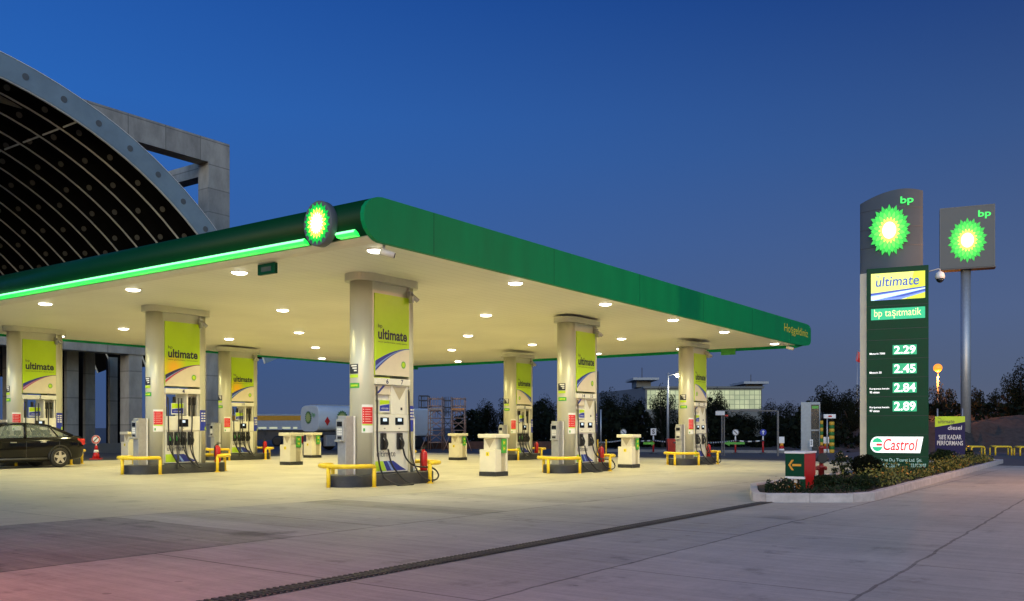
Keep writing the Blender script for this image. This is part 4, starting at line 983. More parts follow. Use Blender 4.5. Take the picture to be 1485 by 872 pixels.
    for z0, z1 in ((.14, .42), (-.42, -.14)):
        pts = []
        rr = .105*W_; rh = .42*H_
        for k in range(9): s_ = math.asin(min(1, abs(z1 if z0 > 0 else z0)/.42)); 
        lo_, hi_ = z0, z1; seq = [lo_+(hi_-lo_)*k/8 for k in range(9)]
        ww = [rr*math.sqrt(max(0, 1-(z/.42)**2)) for z in seq]
        pts = [(ce[0]+w_, ce[1]+z*H_) for w_, z in zip(ww, seq)]+[(ce[0]-w_, ce[1]+z*H_) for w_, z in zip(ww[::-1], seq[::-1])]
        mb.poly([(x, dy-.004, z) for x, z in pts])
    mb.mat(LITR); mb.poly([(ce[0]-.02*W_, dy-.004, ce[1]-.07*H_), (ce[0]+.09*W_, dy-.004, ce[1]-.07*H_), (ce[0]+.09*W_, dy-.004, ce[1]+.07*H_), (ce[0]-.02*W_, dy-.004, ce[1]+.07*H_)])
    d = mb.build('lit_panel', t); mb = MB(LITR); mb.text('Castrol', a[0]+W_*.25, a[0]+W_*.90, a[1]+H_*.14, a[1]+H_*.88, dy-.006, shear=.22, bold=.012); mb.build('lettering', d)
    mb = MB(DIMTX); e0, e1 = q(1265, 669.5), q(1337, 664.5); mb.text('iç ve Dış Ticaret Ltd. Şti.', q(1278, 669.5)[0], e1[0], e0[1], e1[1], dy, bold=.004); mb.build('lettering', t); mb = MB(DIMTX)
    e0, e1 = q(1281, 677), q(1305, 672.3); mb.text('82/22627', e0[0], e1[0], e0[1], e1[1], dy, bold=.006); mb.build('lettering', t); mb = MB(DIMTX); e0, e1 = q(1321, 677), q(1343, 672.3); mb.text('23.07.2007', e0[0], e1[0], e0[1], e1[1], dy, bold=.006); mb.build('lettering', t)
    # dome camera on an arm
    c = t.matrix_basis @ Vector((q(1346, 395)[0], 0, q(1346, 394)[1])); s = Vector((math.cos(rz), math.sin(rz), 0))
    k = thing('dome_camera', 'white dome camera on a short arm at the right side of the price totem', 'camera', c, rz)
    mb = MB(STEEL); mb.tube(bez([(0, 0, 0), (.14, 0, .03), (.27, 0, .05), (.29, 0, -.02)], 4), .018, 8); mb.build('arm', k)
    mb = MB(WHITE); mb.lathe([(.04, 0), (.10, -.04), (.12, -.12), (.12, -.20)], (.29, 0, -.02), 16); mb.build('housing', k)
    mb = MB(SCREEN); mb.lathe([(.10, -.20), (.085, -.26), (.04, -.30), (.01, -.305)], (.29, 0, -.02), 16); mb.build('dome', k)
totem()
def pole_sign():
    rz = R(-24); o = G(1400.5, 653.5)
    t = thing('pole_sign', 'square grey sign with lit sunburst on a tall round pole', 'sign', o, rz)
    q = lambda u, v: plane_px(u, v, o, rz)
    x0, x1 = q(1362.5, 350)[0], q(1442, 350)[0]; z1 = q(1400, 302)[1]; z0 = q(1400, 390.5)[1]
    mb = MB(STEEL); r = (q(1408, 500)[0]-q(1393, 500)[0])/2; mb.lathe([(r, -.1), (r, z0+.02)], n=24); mb.lathe([(r*1.6, -.1), (r*1.6, .06)], n=24); mb.build('pole', t)
    mb = MB(GREYP); mb.box(x0, x1, -r-.25, r+.05, z0, z1, .03); mb.mat(DGREY); mb.box(x0-.05, x1+.05, -r-.29, r+.09, z0-.08, z0-.002); b = mb.build('sign_box', t)
    mb = MB(GALV)
    y = -r-.255
    for a in ((x0, x0+.06, z0, z1), (x1-.06, x1, z0, z1), (x0+.06, x1-.06, z1-.06, z1)): mb.box(a[0], a[1], y-.01, y+.004, a[2], a[3])
    mb.build('frame', b)
    cx, cz = q(1402, 351); mb = MB(H1); mb.helios(cx, cz, q(1431, 351)[0]-cx, q(1402, 318.5)[1]-cz, y-.03, (H1, H2, H3, H4), step=.012); mb.build('emblem', b)
    a, c = q(1417.5, 320.5), q(1436, 306.5); mb = MB(LITG); mb.text('bp', a[0], c[0], a[1], c[1], y-.03, bold=.02); mb.build('lettering', b)
pole_sign()
def banner():
    rz = R(-26); o = G(1378, 668, .1)
    t = thing('advert_panel', 'navy and lime advertising panel standing behind the price totem', 'sign', o, rz); q = lambda u, v: plane_px(u, v, o, rz)
    x0, x1 = q(1356, 640)[0], q(1399.5, 640)[0]; z1 = q(1380, 604)[1]; W_ = x1-x0
    mb = MB(NAVYP); mb.box(x0, x1, -.04, .04, -.05, z1); mb.mat(LIME); y = -.0435
    mb.poly([(x0, y, z1), (x0, y, q(1356, 619.5)[1]), (x1, y, q(1399, 612)[1]), (x1, y, z1)]); pn = mb.build('panel', t)
    mb = MB(INK); mb.text('ultimate', x0+W_*.10, x0+W_*.65, q(0+1380, 614.2)[1], q(1380, 608.5)[1], y-.003, bold=.006, shear=.1); mb.text('bp', x0+W_*.12, x0+W_*.2, q(1380, 608.3)[1], q(1380, 605.5)[1], y-.003); mb.build('lettering', pn)
    mb = MB(WHITE); mb.text('diesel', x0+W_*.43, x0+W_*.90, q(1380, 623.5)[1], q(1380, 617.5)[1], y-.003, bold=.01, shear=.1); mb.build('lettering', pn); mb = MB(WHITE)
    mb.text("%8'E KADAR", x0+W_*.12, x0+W_*.88, q(1380, 637.5)[1], q(1380, 630.5)[1], y-.003, bold=.006); mb.text('PERFORMANS', x0+W_*.07, x0+W_*.93, q(1380, 646)[1], q(1380, 639.5)[1], y-.003, bold=.006); mb.build('lettering', pn)
    mb = MB(STEEL)
    for x in (x0+.1, x1-.1): mb.tube([(x, .05, -.1), (x, .05, z1+.35)], .03, 8)
    mb.build('support', t)
banner()
def arrow_box():
    rz = R(-36); o = G(1139, 715, .05); t = thing('arrow_cabinet', 'green and red cabinet with an orange left arrow at the bed corner', 'cabinet', o, rz); q = lambda u, v: plane_px(u, v, o, rz)
    x1 = q(1166.5, 690)[0]; zt = q(1150, 656)[1]; zm = q(1150, 691)[1]; zs = q(1150, 694.5)[1]; dp = .72
    mb = MB(RED); mb.box(.0, x1, .006, dp, zm, zt-.03); mb.box(x1-.05, x1, .10, dp-.1, -.1, zm); mb.build('case', t)
    mb = MB(GREEND); mb.box(.0, x1, -.008, .004, zm, zt-.03); d = mb.build('door', t)
    mb = MB(ORANGE); xc = x1/2; zc = (zm+zt)/2-.015; y = -.012
    mb.poly([(xc-.05, y, zc+.022), (xc-.05, y, zc-.022), (xc+.13, y, zc-.022), (xc+.13, y, zc+.022)])
    for s_ in (1, -1): mb.poly([(xc-.13, y-.001, zc), (xc-.085, y-.001, zc), (xc-.015, y-.001, zc+s_*.105), (xc-.06, y-.001, zc+s_*.105)][::s_])
    mb.build('arrow', d)
    mb = MB(WHITE); mb.box(-.02, x1+.02, -.02, dp+.02, zt-.028, zt+.012, .008); mb.build('lid', t)
    mb = MB(WHITE); mb.box(0, x1, -.006, .05, zs, zm-.002); mb.build('rail', t)
    mb = MB(GREEND); mb.box(0, .085, 0, .08, -.1, zs-.002); mb.build('leg', t); mb = MB(GREEND); mb.box(x1-.085, x1-.0, 0, .08, -.1, zs-.002); mb.build('leg', t)
    mb = MB(WHITE); mb.box(.14, .20, .1, .14, -.1, zs); mb.box(.26, .31, .1, .14, -.1, zs); mb.build('stand', t)
arrow_box()
def hydrant():
    t = thing('red_standpipe', 'dark red standpipe with a black valve wheel in the bed', 'hydrant', G(1191, 697, .1)); mb = MB(M('dark red paint', (.16, .01, .012), .4))
    mb.lathe([(.07, -.1), (.07, .3), (.10, .31), (.10, .36), (.055, .37), (.055, .78), (.07, .80), (.05, .86)], n=14); mb.tube([(-.13, 0, .30), (.13, 0, .30)], .05, 10); mb.build('pipe', t)
    mb = MB(BLACK); mb.lathe([(.12, -.02), (.13, 0), (.12, .02)], (-.0, -.08, .55), 16, axis='y'); mb.tube([(-.16, -.02, .52), (.16, -.02, .52)], .045, 8); mb.build('valve_wheel', t)
hydrant()

# ------------------------------------------------------------------ plants
def leaves(n, radii, size, mat, seed, clusters=14, shell=.55, extra=None, zmin=None, flat=0):
    rs = np.random.RandomState(seed); rx, ry, rz = radii
    cd = rs.normal(size=(clusters, 3)); cd /= np.linalg.norm(cd, axis=1)[:, None]; cd *= rs.uniform(shell, 1, (clusters, 1))*.82
    k = rs.randint(0, clusters, n); sp = rs.normal(size=(n, 3)); sp *= np.minimum(1, 1.5/np.linalg.norm(sp, axis=1))[:, None]; sp *= rs.uniform(.12, .22, (clusters, 1))[k]
    c = (cd[k]+sp)*np.array([rx, ry, rz])
    if zmin is not None: c[:, 2] = np.maximum(c[:, 2], zmin+rs.uniform(0, .1, n)*rz)
    u = rs.normal(size=(n, 3)); u /= np.linalg.norm(u, axis=1)[:, None]; v = np.cross(u, rs.normal(size=(n, 3))); v /= np.linalg.norm(v, axis=1)[:, None]
    s = rs.uniform(.5, 1.2, (n, 1))*size
    p = np.stack([c-u*s, c+v*s*.45, c+u*s, c-v*s*.45], 1).reshape(-1, 3)
    me = bpy.data.meshes.new('crown'); me.from_pydata(p.tolist(), [], [(4*i, 4*i+1, 4*i+2, 4*i+3) for i in range(n)]); me.materials.append(mat)
    if extra:
        me.materials.append(extra[0]); mi = (rs.rand(n) < extra[1]).astype(int); me.polygons.foreach_set('material_index', mi)
    return me
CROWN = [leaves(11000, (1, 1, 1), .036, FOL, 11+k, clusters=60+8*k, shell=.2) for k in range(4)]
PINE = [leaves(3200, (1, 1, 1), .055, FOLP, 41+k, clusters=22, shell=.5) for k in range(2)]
def trunk_mesh(seed):
    rs = random.Random(seed); mb = MB(BARK)
    mb.tube(bez([(0, 0, 0), (rs.uniform(-.05, .05), 0, .3), (rs.uniform(-.05, .05), .03, .5), (0, 0, .66)], 3), .03, 8, rs=None)
    for k in range(5):
        z = .25+.07*k; a = rs.uniform(0, 6.28); r = .25-.02*k; mb.tube(bez([(0, 0, z), (r*.5*math.cos(a), r*.5*math.sin(a), z+.10), (r*math.cos(a), r*math.sin(a), z+.22)], 3), .012, 5)
    return mb.mesh('trunk')
TRUNK = [trunk_mesh(s) for s in range(3)]
TREES = [  # u, top v, half width px, depth, crown start, kind, label
    (705, 580, 34, 80, .05, 0, 'dark tree just right of the scaffold'), (742, 570, 30, 76, .05, 0, 'dark tree behind the number 20 column'),
    (790, 574, 32, 80, .05, 0, 'dark tree between the number 20 and number 14 columns'), (840, 566, 32, 82, .05, 0, 'dark tree behind the number 14 column'),
    (882, 564, 30, 74, .04, 0, 'dark tree right of the number 14 column, before the grey wing of the office'), (917, 565, 27, 70, .04, 0, 'dark tree below the left roof pavilion of the office'),
    (961, 560, 27, 66, .04, 0, 'dark round tree behind the white street lamp post'), (1000, 588, 30, 72, .04, 0, 'dark tree behind the farthest right column'),
    (1041, 564, 29, 70, .04, 0, 'dark round tree right of the farthest column, before the lit facade'), (1082, 592, 28, 76, .04, 0, 'low dark tree below the lit facade behind the gantry'),
    (1117, 581, 26, 78, .04, 0, 'dark tree at the right end of the lit facade'), (1149, 580, 28, 74, .04, 0, 'dark tree left of the grey booth'),
    (1197, 556, 34, 80, .04, 0, 'tall dark tree behind the grey booth'), (1234, 552, 28, 76, .04, 0, 'dark tree touching the left side of the price totem'),
    (1368, 545, 26, 72, .10, 1, 'loose pine behind the orange street lamp'), (1394, 578, 22, 78, .10, 1, 'small pine right of the orange lamp, crossed by the sign pole'),
    (1421, 551, 30, 74, .12, 1, 'loose dark pine just right of the sign pole'), (1451, 560, 24, 82, .10, 1, 'thin pine between the sign pole and the picture edge'), (1482, 524, 38, 72, .06, 0, 'big dense dark tree at the right picture edge')]
for i, (u, v, hw, Y, cs, kd, lab) in enumerate(TREES):
    top = D(u, v, Y); base = Vector((top.x, top.y, -.3)); H_ = top.z-base.z; w_ = hw/F*Y
    t = thing('pine_tree' if kd else 'dark_tree', lab, 'tree', base, random.uniform(0, 6.28), 'dark trees beyond the forecourt')
    tr = obj('trunk', TRUNK[i % 3], t); tr.scale = (H_, H_, H_)
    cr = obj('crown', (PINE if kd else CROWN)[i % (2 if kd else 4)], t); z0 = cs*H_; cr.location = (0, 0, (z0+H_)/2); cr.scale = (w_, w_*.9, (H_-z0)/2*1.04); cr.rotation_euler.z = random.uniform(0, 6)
def undergrowth():
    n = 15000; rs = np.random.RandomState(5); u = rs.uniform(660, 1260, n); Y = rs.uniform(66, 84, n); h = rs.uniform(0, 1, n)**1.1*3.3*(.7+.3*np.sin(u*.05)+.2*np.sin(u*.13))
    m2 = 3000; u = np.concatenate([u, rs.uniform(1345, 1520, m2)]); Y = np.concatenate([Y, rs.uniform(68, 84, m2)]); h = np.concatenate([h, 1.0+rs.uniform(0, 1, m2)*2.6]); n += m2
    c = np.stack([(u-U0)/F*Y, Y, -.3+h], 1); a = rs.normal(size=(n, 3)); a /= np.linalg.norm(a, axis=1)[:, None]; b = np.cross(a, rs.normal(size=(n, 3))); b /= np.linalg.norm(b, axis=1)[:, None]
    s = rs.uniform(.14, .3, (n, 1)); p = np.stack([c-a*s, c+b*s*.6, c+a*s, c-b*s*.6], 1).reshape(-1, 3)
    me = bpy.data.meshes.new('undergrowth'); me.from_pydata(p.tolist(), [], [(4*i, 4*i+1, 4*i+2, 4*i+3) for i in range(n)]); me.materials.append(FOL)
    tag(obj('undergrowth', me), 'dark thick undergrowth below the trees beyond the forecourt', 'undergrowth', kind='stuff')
undergrowth()
def bush(name, lab, g, radii, n, size, mat, seed, extra=None, clusters=12, shell=.5, stems=5, cat='shrub', group=None):
    t = thing(name, lab, cat, g, random.uniform(0, 6), group); me = leaves(n, radii, size, mat, seed, clusters, shell, extra); o = obj('foliage', me, t); o.location.z = radii[2]*.95
    mb = MB(BARK)
    for k in range(stems):
        a = random.uniform(0, 6.28); mb.tube(bez([(0, 0, -.03), (radii[0]*.25*math.cos(a), radii[1]*.25*math.sin(a), radii[2]*.8), (radii[0]*.6*math.cos(a), radii[1]*.6*math.sin(a), radii[2]*1.5)], 3), .008, 5)
    mb.build('stem', t)
bush('clipped_bush', 'dark clipped round bush left of the foot of the price totem', G(1257, 693, .12), (.40, .38, .31), 5200, .034, FOL, 1, clusters=60, shell=.75)
bush('rose_bush', 'loose leafy rose bush between the red standpipe and the clipped bush', G(1222, 690, .12), (.48, .40, .36), 520, .05, FOLB, 2, (FLOWW, .03), 16, .4, 9)
bush('low_shrub', 'low dark spreading shrub right of the arrow cabinet', G(1200, 708, .12), (.50, .40, .17), 1500, .035, FOLB, 3, clusters=24)
bush('low_shrub', 'low dark spreading shrub in front of the clipped bush', G(1245, 709, .12), (.46, .40, .17), 1500, .035, FOLB, 4, clusters=24)
bush('flowering_plant', 'small plant with pink flowers left of the arrow cabinet', G(1127, 714, .12), (.20, .18, .12), 330, .03, FOLB, 5, (FLOWW, .10), 9)
bush('flowering_plant', 'small flowering plant in front of the arrow cabinet legs', G(1152, 717, .12), (.16, .14, .15), 260, .028, FOLB, 6, (FLOW, .16), 8)
bush('flowering_plant', 'small flowering plant at the left corner of the bed', G(1138, 712, .12), (.15, .15, .13), 240, .028, FOLB, 9, (FLOWW, .07), 8)
bush('clipped_bush', 'dark block shaped bush before the navy advertising panel', G(1367, 674, .12), (.55, .38, .30), 3200, .045, FOLB, 7, clusters=60, shell=.75)
bush('clipped_bush', 'small dark round bush at the foot of the sign pole', G(1405, 666, .12), (.26, .24, .24), 1200, .035, FOLB, 8, clusters=40, shell=.7)
def cover():
    rs = np.random.RandomState(9); n = 11000; cl = 130
    ca = rs.uniform(7.0, 31.5, cl); cb = -7.83+.0278*(ca-5)+rs.uniform(.28, 1.15, cl); ch = rs.uniform(.16, .34, cl); k = rs.randint(0, cl, n)
    a = ca[k]+rs.normal(size=n)*.14; b = np.maximum(cb[k]+rs.normal(size=n)*.13, -7.63+.0278*(a-5)); z = np.abs(rs.normal(size=n))*.5*ch[k]+.04; z = np.minimum(z, .5)
    c = np.stack([a, b, .09-.0085*a+.12+z], 1); u = rs.normal(size=(n, 3)); u /= np.linalg.norm(u, axis=1)[:, None]; v = np.cross(u, rs.normal(size=(n, 3))); v /= np.linalg.norm(v, axis=1)[:, None]
    s = rs.uniform(.02, .045, (n, 1)); p = np.stack([c-u*s, c+v*s*.5, c+u*s, c-v*s*.5], 1).reshape(-1, 3)
    me = bpy.data.meshes.new('ground_cover'); me.from_pydata(p.tolist(), [], [(4*i, 4*i+1, 4*i+2, 4*i+3) for i in range(n)])
    for m in (FOLY, FOLB, FLOW): me.materials.append(m)
    me.polygons.foreach_set('material_index', rs.choice([0, 1, 2], n, p=[.56, .40, .04]))
    o = obj('ground_cover', me, loc=N, rz=RZ); tag(o, 'low yellow green flowering ground cover along the kerb of the bed', 'ground cover', kind='stuff')
    n = 2600; a = rs.uniform(4.0, 8.6, n); b = rs.uniform(-7.5, -5.5, n); z = np.abs(rs.normal(size=n))*.07+.02
    b = np.maximum(b, -6.2-(a-3.45)*1.2); b = np.minimum(b, np.where(a < 4.6, -5.95-(4.6-a)*.3, -5.95+(a-4.6)*.3))
    c = np.stack([a, b, .09-.0085*a+.12+z], 1); u = rs.normal(size=(n, 3)); u /= np.linalg.norm(u, axis=1)[:, None]; v = np.cross(u, rs.normal(size=(n, 3))); v /= np.linalg.norm(v, axis=1)[:, None]
    s = rs.uniform(.02, .04, (n, 1)); p = np.stack([c-u*s, c+v*s*.5, c+u*s, c-v*s*.5], 1).reshape(-1, 3)
    me = bpy.data.meshes.new('ground_cover'); me.from_pydata(p.tolist(), [], [(4*i, 4*i+1, 4*i+2, 4*i+3) for i in range(n)]); me.materials.append(FOLB)
    tag(obj('ground_cover', me, loc=N, rz=RZ), 'dark creeping ground cover round the arrow cabinet', 'ground cover', kind='stuff')
cover()

# ------------------------------------------------------------------ far things
def office():
    Y = 150; x0, x1 = D(936, 0, Y).x, D(1105, 0, Y).x; zt = D(0, 561, Y).z
    t = thing('office_building', 'long office block with floodlit, self-glowing facade and two roof pavilions beyond the trees', 'building', (x0, Y, -.3))
    L_ = x1-x0; mb = MB(GREYP); mb.box(0, L_, .05, 22, 0, zt); mb.build('wall', t)
    mb = MB(FACGLOW); mb.poly([(.3, 0, zt-3.6), (L_-.2, 0, zt-3.6), (L_-.2, 0, zt-.25), (.3, 0, zt-.25)]); mb.build('glowing_facade', t)  # the front glows by itself in place of floodlights
    mb = MB(GREYP); mb.box(-.4, L_+.3, -.3, 22.2, zt+.002, zt+.35); mb.build('roof', t)
    xl = D(862, 0, Y+26).x-x0; mb = MB(M('grey wing cladding', (.10, .12, .15), .7)); mb.prism([(0, .1), (xl, 26), (xl, 40), (0, 30)], 0, zt+.15, 'z'); mb.build('wing', t)
    for (ua, ub, va, sa, sb, vt, av) in ((923, 944, 559, 916, 953, 551, 531), (1081, 1106, 561.5, 1074.5, 1110, 556.5, 541)):
        xa, xb = D(ua, 0, Y+3).x-x0, D(ub, 0, Y+3).x-x0; ra, rb = D(sa, 0, Y+3).x-x0, D(sb, 0, Y+3).x-x0; z0, z1 = zt+.35, D(0, vt+1, Y+3).z+.3
        mb = MB(GREYP); mb.box(xa, xb, 3, 9, z0, z1); pv = mb.build('roof_pavilion', t); mb = MB(M('pale roof slab', (.3, .33, .36), .6)); mb.box(ra, rb, 1, 11, z1+.002, z1+.4); mb.build('roof', pv)
        mb = MB(DGREY); xm = (xa+xb)/2; mb.tube([(xm, 5, z1+.4), (xm, 5, D(0, av, Y+5).z)], .07, 5); mb.build('mast', pv)
office()
def tanker():
    Y = 58; o = D(449, 0, Y); o.z = -.15; ax = R(44)
    t = thing('tanker_truck', 'pale blue tank truck with sunburst logos parked behind the nearest island', 'truck', o, ax)
    # local x runs along the tank, away to the right
    mb = MB(TANK); prof = []
    for k in range(28):
        q = 2*math.pi*k/28; prof.append((1.15*math.copysign(abs(math.cos(q))**.5, math.cos(q)), 2.13+.88*math.copysign(abs(math.sin(q))**.5, math.sin(q))))
    xs = [(-.01, .965), (0, .985), (.03, 1), (7.0, 1), (7.05, .95)]; rings = [[mb.v(x, y*s_, 2.13+(z-2.13)*s_) for y, z in prof] for x, s_ in xs]
    for a, b in zip(rings, rings[1:]):
        for j in range(28): mb.f([a[j], a[(j+1) % 28], b[(j+1) % 28], b[j]], True)
    for q_ in (rings[0], rings[-1]): mb.f([mb.v(v_.co) for v_ in q_])
    mb.build('tank', t)
    mb = MB(STEEL); mb.box(.3, 6.8, -.5, .5, 2.99, 3.06); 
    mb.build('catwalk', t)
    mb = MB(DGREY); mb.box(0, 9.5, -.5, .5, .85, 1.30); mb.box(.15, 6.9, -1.0, 1.0, 1.05, 1.26); mb.build('chassis', t)
    mb = MB(STEEL); mb.box(.55, 1.25, -1.19, -.8, .30, 1.04, .02); mb.build('locker', t)
    mb = MB(RED); mb.box(-.1, 0, -1.1, -.8, .5, 1.0); mb.box(-.1, 0, .8, 1.1, .5, 1.0); mb.mat(WHITE); 
    for y in (-1.05, .85): mb.poly([(-.103, y, .52), (-.103, y+.06, .52), (-.103, y+.2, .98), (-.103, y+.14, .98)])
    mb.build('tail_marker', t)
    for x in (2.05, 3.4, 8.2):
        for sy in (-1, 1):
            wh = thing('wheel', None, None, (x, sy*.95, .5)); wh.parent = t; mb = MB(BLACK); mb.lathe([(.3, -.14), (.48, -.15), (.5, -.1), (.5, .1), (.48, .15), (.3, .14)], n=24, axis='y'); mb.build('tyre', wh)
            mb = MB(STEEL); mb.lathe([(.29, .02*sy), (.27, .12*sy), (.12, .05*sy), (.10, .13*sy)], n=20, axis='y'); mb.build('rim', wh)
    mb = MB(STEEL); mb.tube([(x, -1.12, z) for x, z in [(2.05+.62*math.cos(R(q)), .55+.62*math.sin(R(q))) for q in range(0, 181, 20)]], .04, 6); mb.build('mudguard', t)
    mb = MB(TANK); mb.box(7.4, 9.6, -1.15, 1.15, .9, 2.9, .12); mb.build('cab', t)
    mb = MB(U1); mb.helios(1.75, 2.15, .46, .56, -1.20, (U1, U2, U3, U3)); mb.mat(LEAFG); mb.text('bp', 2.35, 2.9, 2.2, 2.6, -1.19); mb.build('emblem', t)
    mb = MB(U1); mb.helios(0, 0, .42, .46, 0, (U1, U2, U3, U3)); mb.mat(LEAFG); mb.text('bp', .45, .85, -.02, .35, 0); e = mb.build('emblem', t); e.rotation_euler.z = R(-90); e.location = (-.05, .1, 2.2)
    mb = MB(RED); mb.poly([(.62+.20*s_, -1.18, 1.95+.30*c) for s_, c in ((0, -1), (1, 0), (0, 1), (-1, 0))]); mb.build('hazard_plate', t)
tanker()
def trailer():
    Y = 74; a, b = D(325, 0, Y), D(446, 0, Y); L_ = b.x-a.x
    t = thing('striped_trailer', 'long white trailer with an orange stripe standing left of the tanker', 'trailer', (a.x, Y, -.25))
    z1 = D(0, 600.5, Y).z+.25; z0 = D(0, 624, Y).z+.25
    mb = MB(M('pale trailer panel', (.42, .44, .48), .5)); mb.box(0, L_, 0, 2.4, z0, z1, .04); bd = mb.build('body', t)
    mb = MB(ORANGE); mb.box(.02, L_-.02, -.006, 0, D(0, 610, Y).z+.25, D(0, 603, Y).z+.25); mb.build('stripe', bd)
    mb = MB(M('pale lit marker', (.5, .5, .3), .5, emit=(.8, .8, .5), es=.55, var=0)); x = .2
    while x < L_-.4: mb.box(x, x+random.uniform(.25, .7), -.012, -.002, D(0, 622, Y).z+.25, D(0, 619.5, Y).z+.25); x += random.uniform(.8, 1.1)
    mb.build('marker_light', bd)
    mb = MB(DGREY); mb.box(.2, L_-.2, .3, 2.1, .55, z0-.002); mb.build('chassis', t)
    for x in (1.0, 2.2, L_-2.6, L_-1.2):
        mb = MB(BLACK); mb.lathe([(.3, 0), (.45, .02), (.47, .1), (.45, .28), (.3, .3)], (x, .05, .47), 18, axis='y'); mb.build('wheel', t)
    mb = MB(DGREY); mb.tube([(L_*.45, -.02, 1.5), (L_*.5, -.02, 1.0)], .03, 5); mb.build('strut', t); mb = MB(DGREY); mb.tube([(L_*.7, -.02, 1.5), (L_*.75, -.02, 1.0)], .03, 5); mb.build('strut', t)
trailer()
def scaffold(u0, u1, v1, v0, Y, lab, deck, dim):
    a, b = D(u0, 0, Y), D(u1, 0, Y); w_ = b.x-a.x; z0 = -.2; H_ = D(0, v1, Y).z-z0
    t = thing('scaffold_tower', lab, 'scaffold', (a.x, Y, z0), 0, 'scaffold towers behind the forecourt'); m = DGREY if dim else SCAF; r = .035; dp = 1.6
    for x in (0, w_):
        for y in (0, dp): mb = MB(m); mb.tube([(x, y, 0), (x, y, H_)], r, 6); mb.build('standard', t)
    mb = MB(m); z = .55; k = 0
    while z < H_+.05:
        for y in (0, dp): mb.tube([(0, y, z), (w_, y, z)], r*.8, 5)
        for x in (0, w_): mb.tube([(x, 0, z), (x, dp, z)], r*.8, 5)
        z += .34 if k % 2 else .50; k += 1
    for x in (w_*.33, w_*.5, w_*.7): mb.tube([(x, 0, H_*.62), (x, 0, H_)], r*.5, 4)
    mb.build('ledger', t)
    mb = MB(m)
    for z in (.55, 1.4, 2.3): mb.tube([(0, 0, z), (w_, 0, z+.75)], r*.7, 5); mb.tube([(w_, dp, z), (0, dp, z+.75)], r*.7, 5)
    mb.tube([(-.5, -.4, 0), (0, 0, 1.3)], r*.8, 5); mb.tube([(w_+.5, -.4, 0), (w_, 0, 1.3)], r*.8, 5); mb.build('brace', t)
    if deck:
        mb = MB(deck); zd = D(0, 593, Y).z-z0; mb.box(.02, w_-.02, -.05, dp, zd-.08, zd+.04); mb.build('deck', t)
scaffold(621, 641, 575.5, 647, 60, 'left scaffold tower with a pale deck', M('pale scaffold deck', (.42, .30, .24), .7), False)
scaffold(654.5, 673.5, 576, 647, 60, 'right scaffold tower with an orange deck', ORANGES, False)
scaffold(607.5, 620, 574.5, 645, 64, 'dim scaffold tower half hidden behind the right edge of the nearest column', None, True)
scaffold(642, 654, 575.5, 646, 64, 'dim narrow scaffold tower between the two decked ones', None, True)
mb = MB(WALLR); a, b = D(596, 0, 66), D(880, 0, 66); mb.box(a.x, b.x, 66, 66.3, -.4, .32); tag(mb.build('low_wall'), 'low brown wall running behind the scaffold and the number 20 island', 'wall')

def lamp_post(name, lab, u, Y, vh_, heads, col, power, pole_m, hr=.16, globe=False):
    base = D(u, 0, Y); base.z = -.25 if Y > 40 else zg(0)
    t = thing(name, lab, 'street lamp', base); H_ = D(0, vh_, Y).z-base.z
    mb = MB(pole_m); mb.tube([(0, 0, -.1), (0, 0, H_*.5), (0, 0, H_)], .07, 10, rs=[.09, .075, .055]); mb.build('pole', t)
    for (du, vv, lit) in heads:
        p = D(u+du, vv, Y)-base; p.y = 0
        if abs(du) > 1: mb = MB(pole_m); mb.tube([(0, 0, p.z-.02 if lit else p.z+.12), (p.x*.5, 0, p.z+.06), (p.x, 0, p.z+.05)], .03, 6); mb.build('arm', t)
        mb = MB(M('lamp head grey', (.3, .3, .3), .5))
        mb.lathe([(hr*1.1, .0), (hr*.9, hr*.8), (hr*.2, hr)] if not globe else [(hr*.3, hr*.62), (hr*.3, hr*.8), (hr*.1, hr*.9)], (p.x, 0, p.z+hr*.3), 14); h = mb.build('lamp_head', t)
        em = M(name+' bulb '+str(col), (.9, .9, .9) if not globe else (.3, .1, .01), .3, emit=col, es=(30 if not globe else 1.45) if lit else .3, var=0)
        mb = MB(em); mb.lathe([(hr*.5, hr*.35), (hr, 0), (hr*.7, -hr*.6), (hr*.1, -hr*.8)] if not globe else [(hr*math.sin(R(q))+.004, hr*math.cos(R(q))) for q in range(0, 181, 15)], (p.x, 0, p.z+hr*.2), 16); mb.build('bulb', h)
        if lit:
            d = bpy.data.lights.new('lamp', 'POINT'); d.energy = power; d.color = col; d.shadow_soft_size = .2; l = bpy.data.objects.new('lamp', d); COL.objects.link(l); l.parent = t; l.location = (p.x, -.05, p.z-(.35 if not globe else .62))
    return t
lamp_post('street_lamp', 'white lit street lamp on a slim grey post before the office', 968.5, 56, 541, ((15, 544.5, True),), (1, .95, .75), 120, STEEL, .20)
lamp_post('street_lamp', 'orange glowing street lamp just right of the price totem', 1360, 72, 533, ((0, 535, True),), (1, .31, .03), 1500, M('orange lit post', (.35, .3, .25), .6), .34, True)
lamp_post('street_lamp', 'tall sodium street lamp beside the drive outside the picture on the right', 1815, 20, 250, ((-30, 254, True),), (1, .50, .24), 2300, STEEL, .22)
lamp_post('street_lamp', 'added unseen red lamp outside the picture on the left, tinting the ground', -470, 5.4, -40, ((50, -36, True),), (1, .24, .08), 560, STEEL, .16)  # lamp added out of view to throw red light on the near ground
t = thing('slim_mast', 'slim dark mast right of the number 14 column', 'mast', (D(867, 0, 60).x, 60, -.3)); mb = MB(DGREY); mb.tube([(0, 0, 0), (0, 0, D(0, 539, 60).z+.3)], .05, 8); mb.build('pole', t); mb = MB(STEEL); mb.tube([(.2, 0, 0), (.2, 0, D(0, 594, 60).z+.3)], .06, 8); mb.build('post', t)
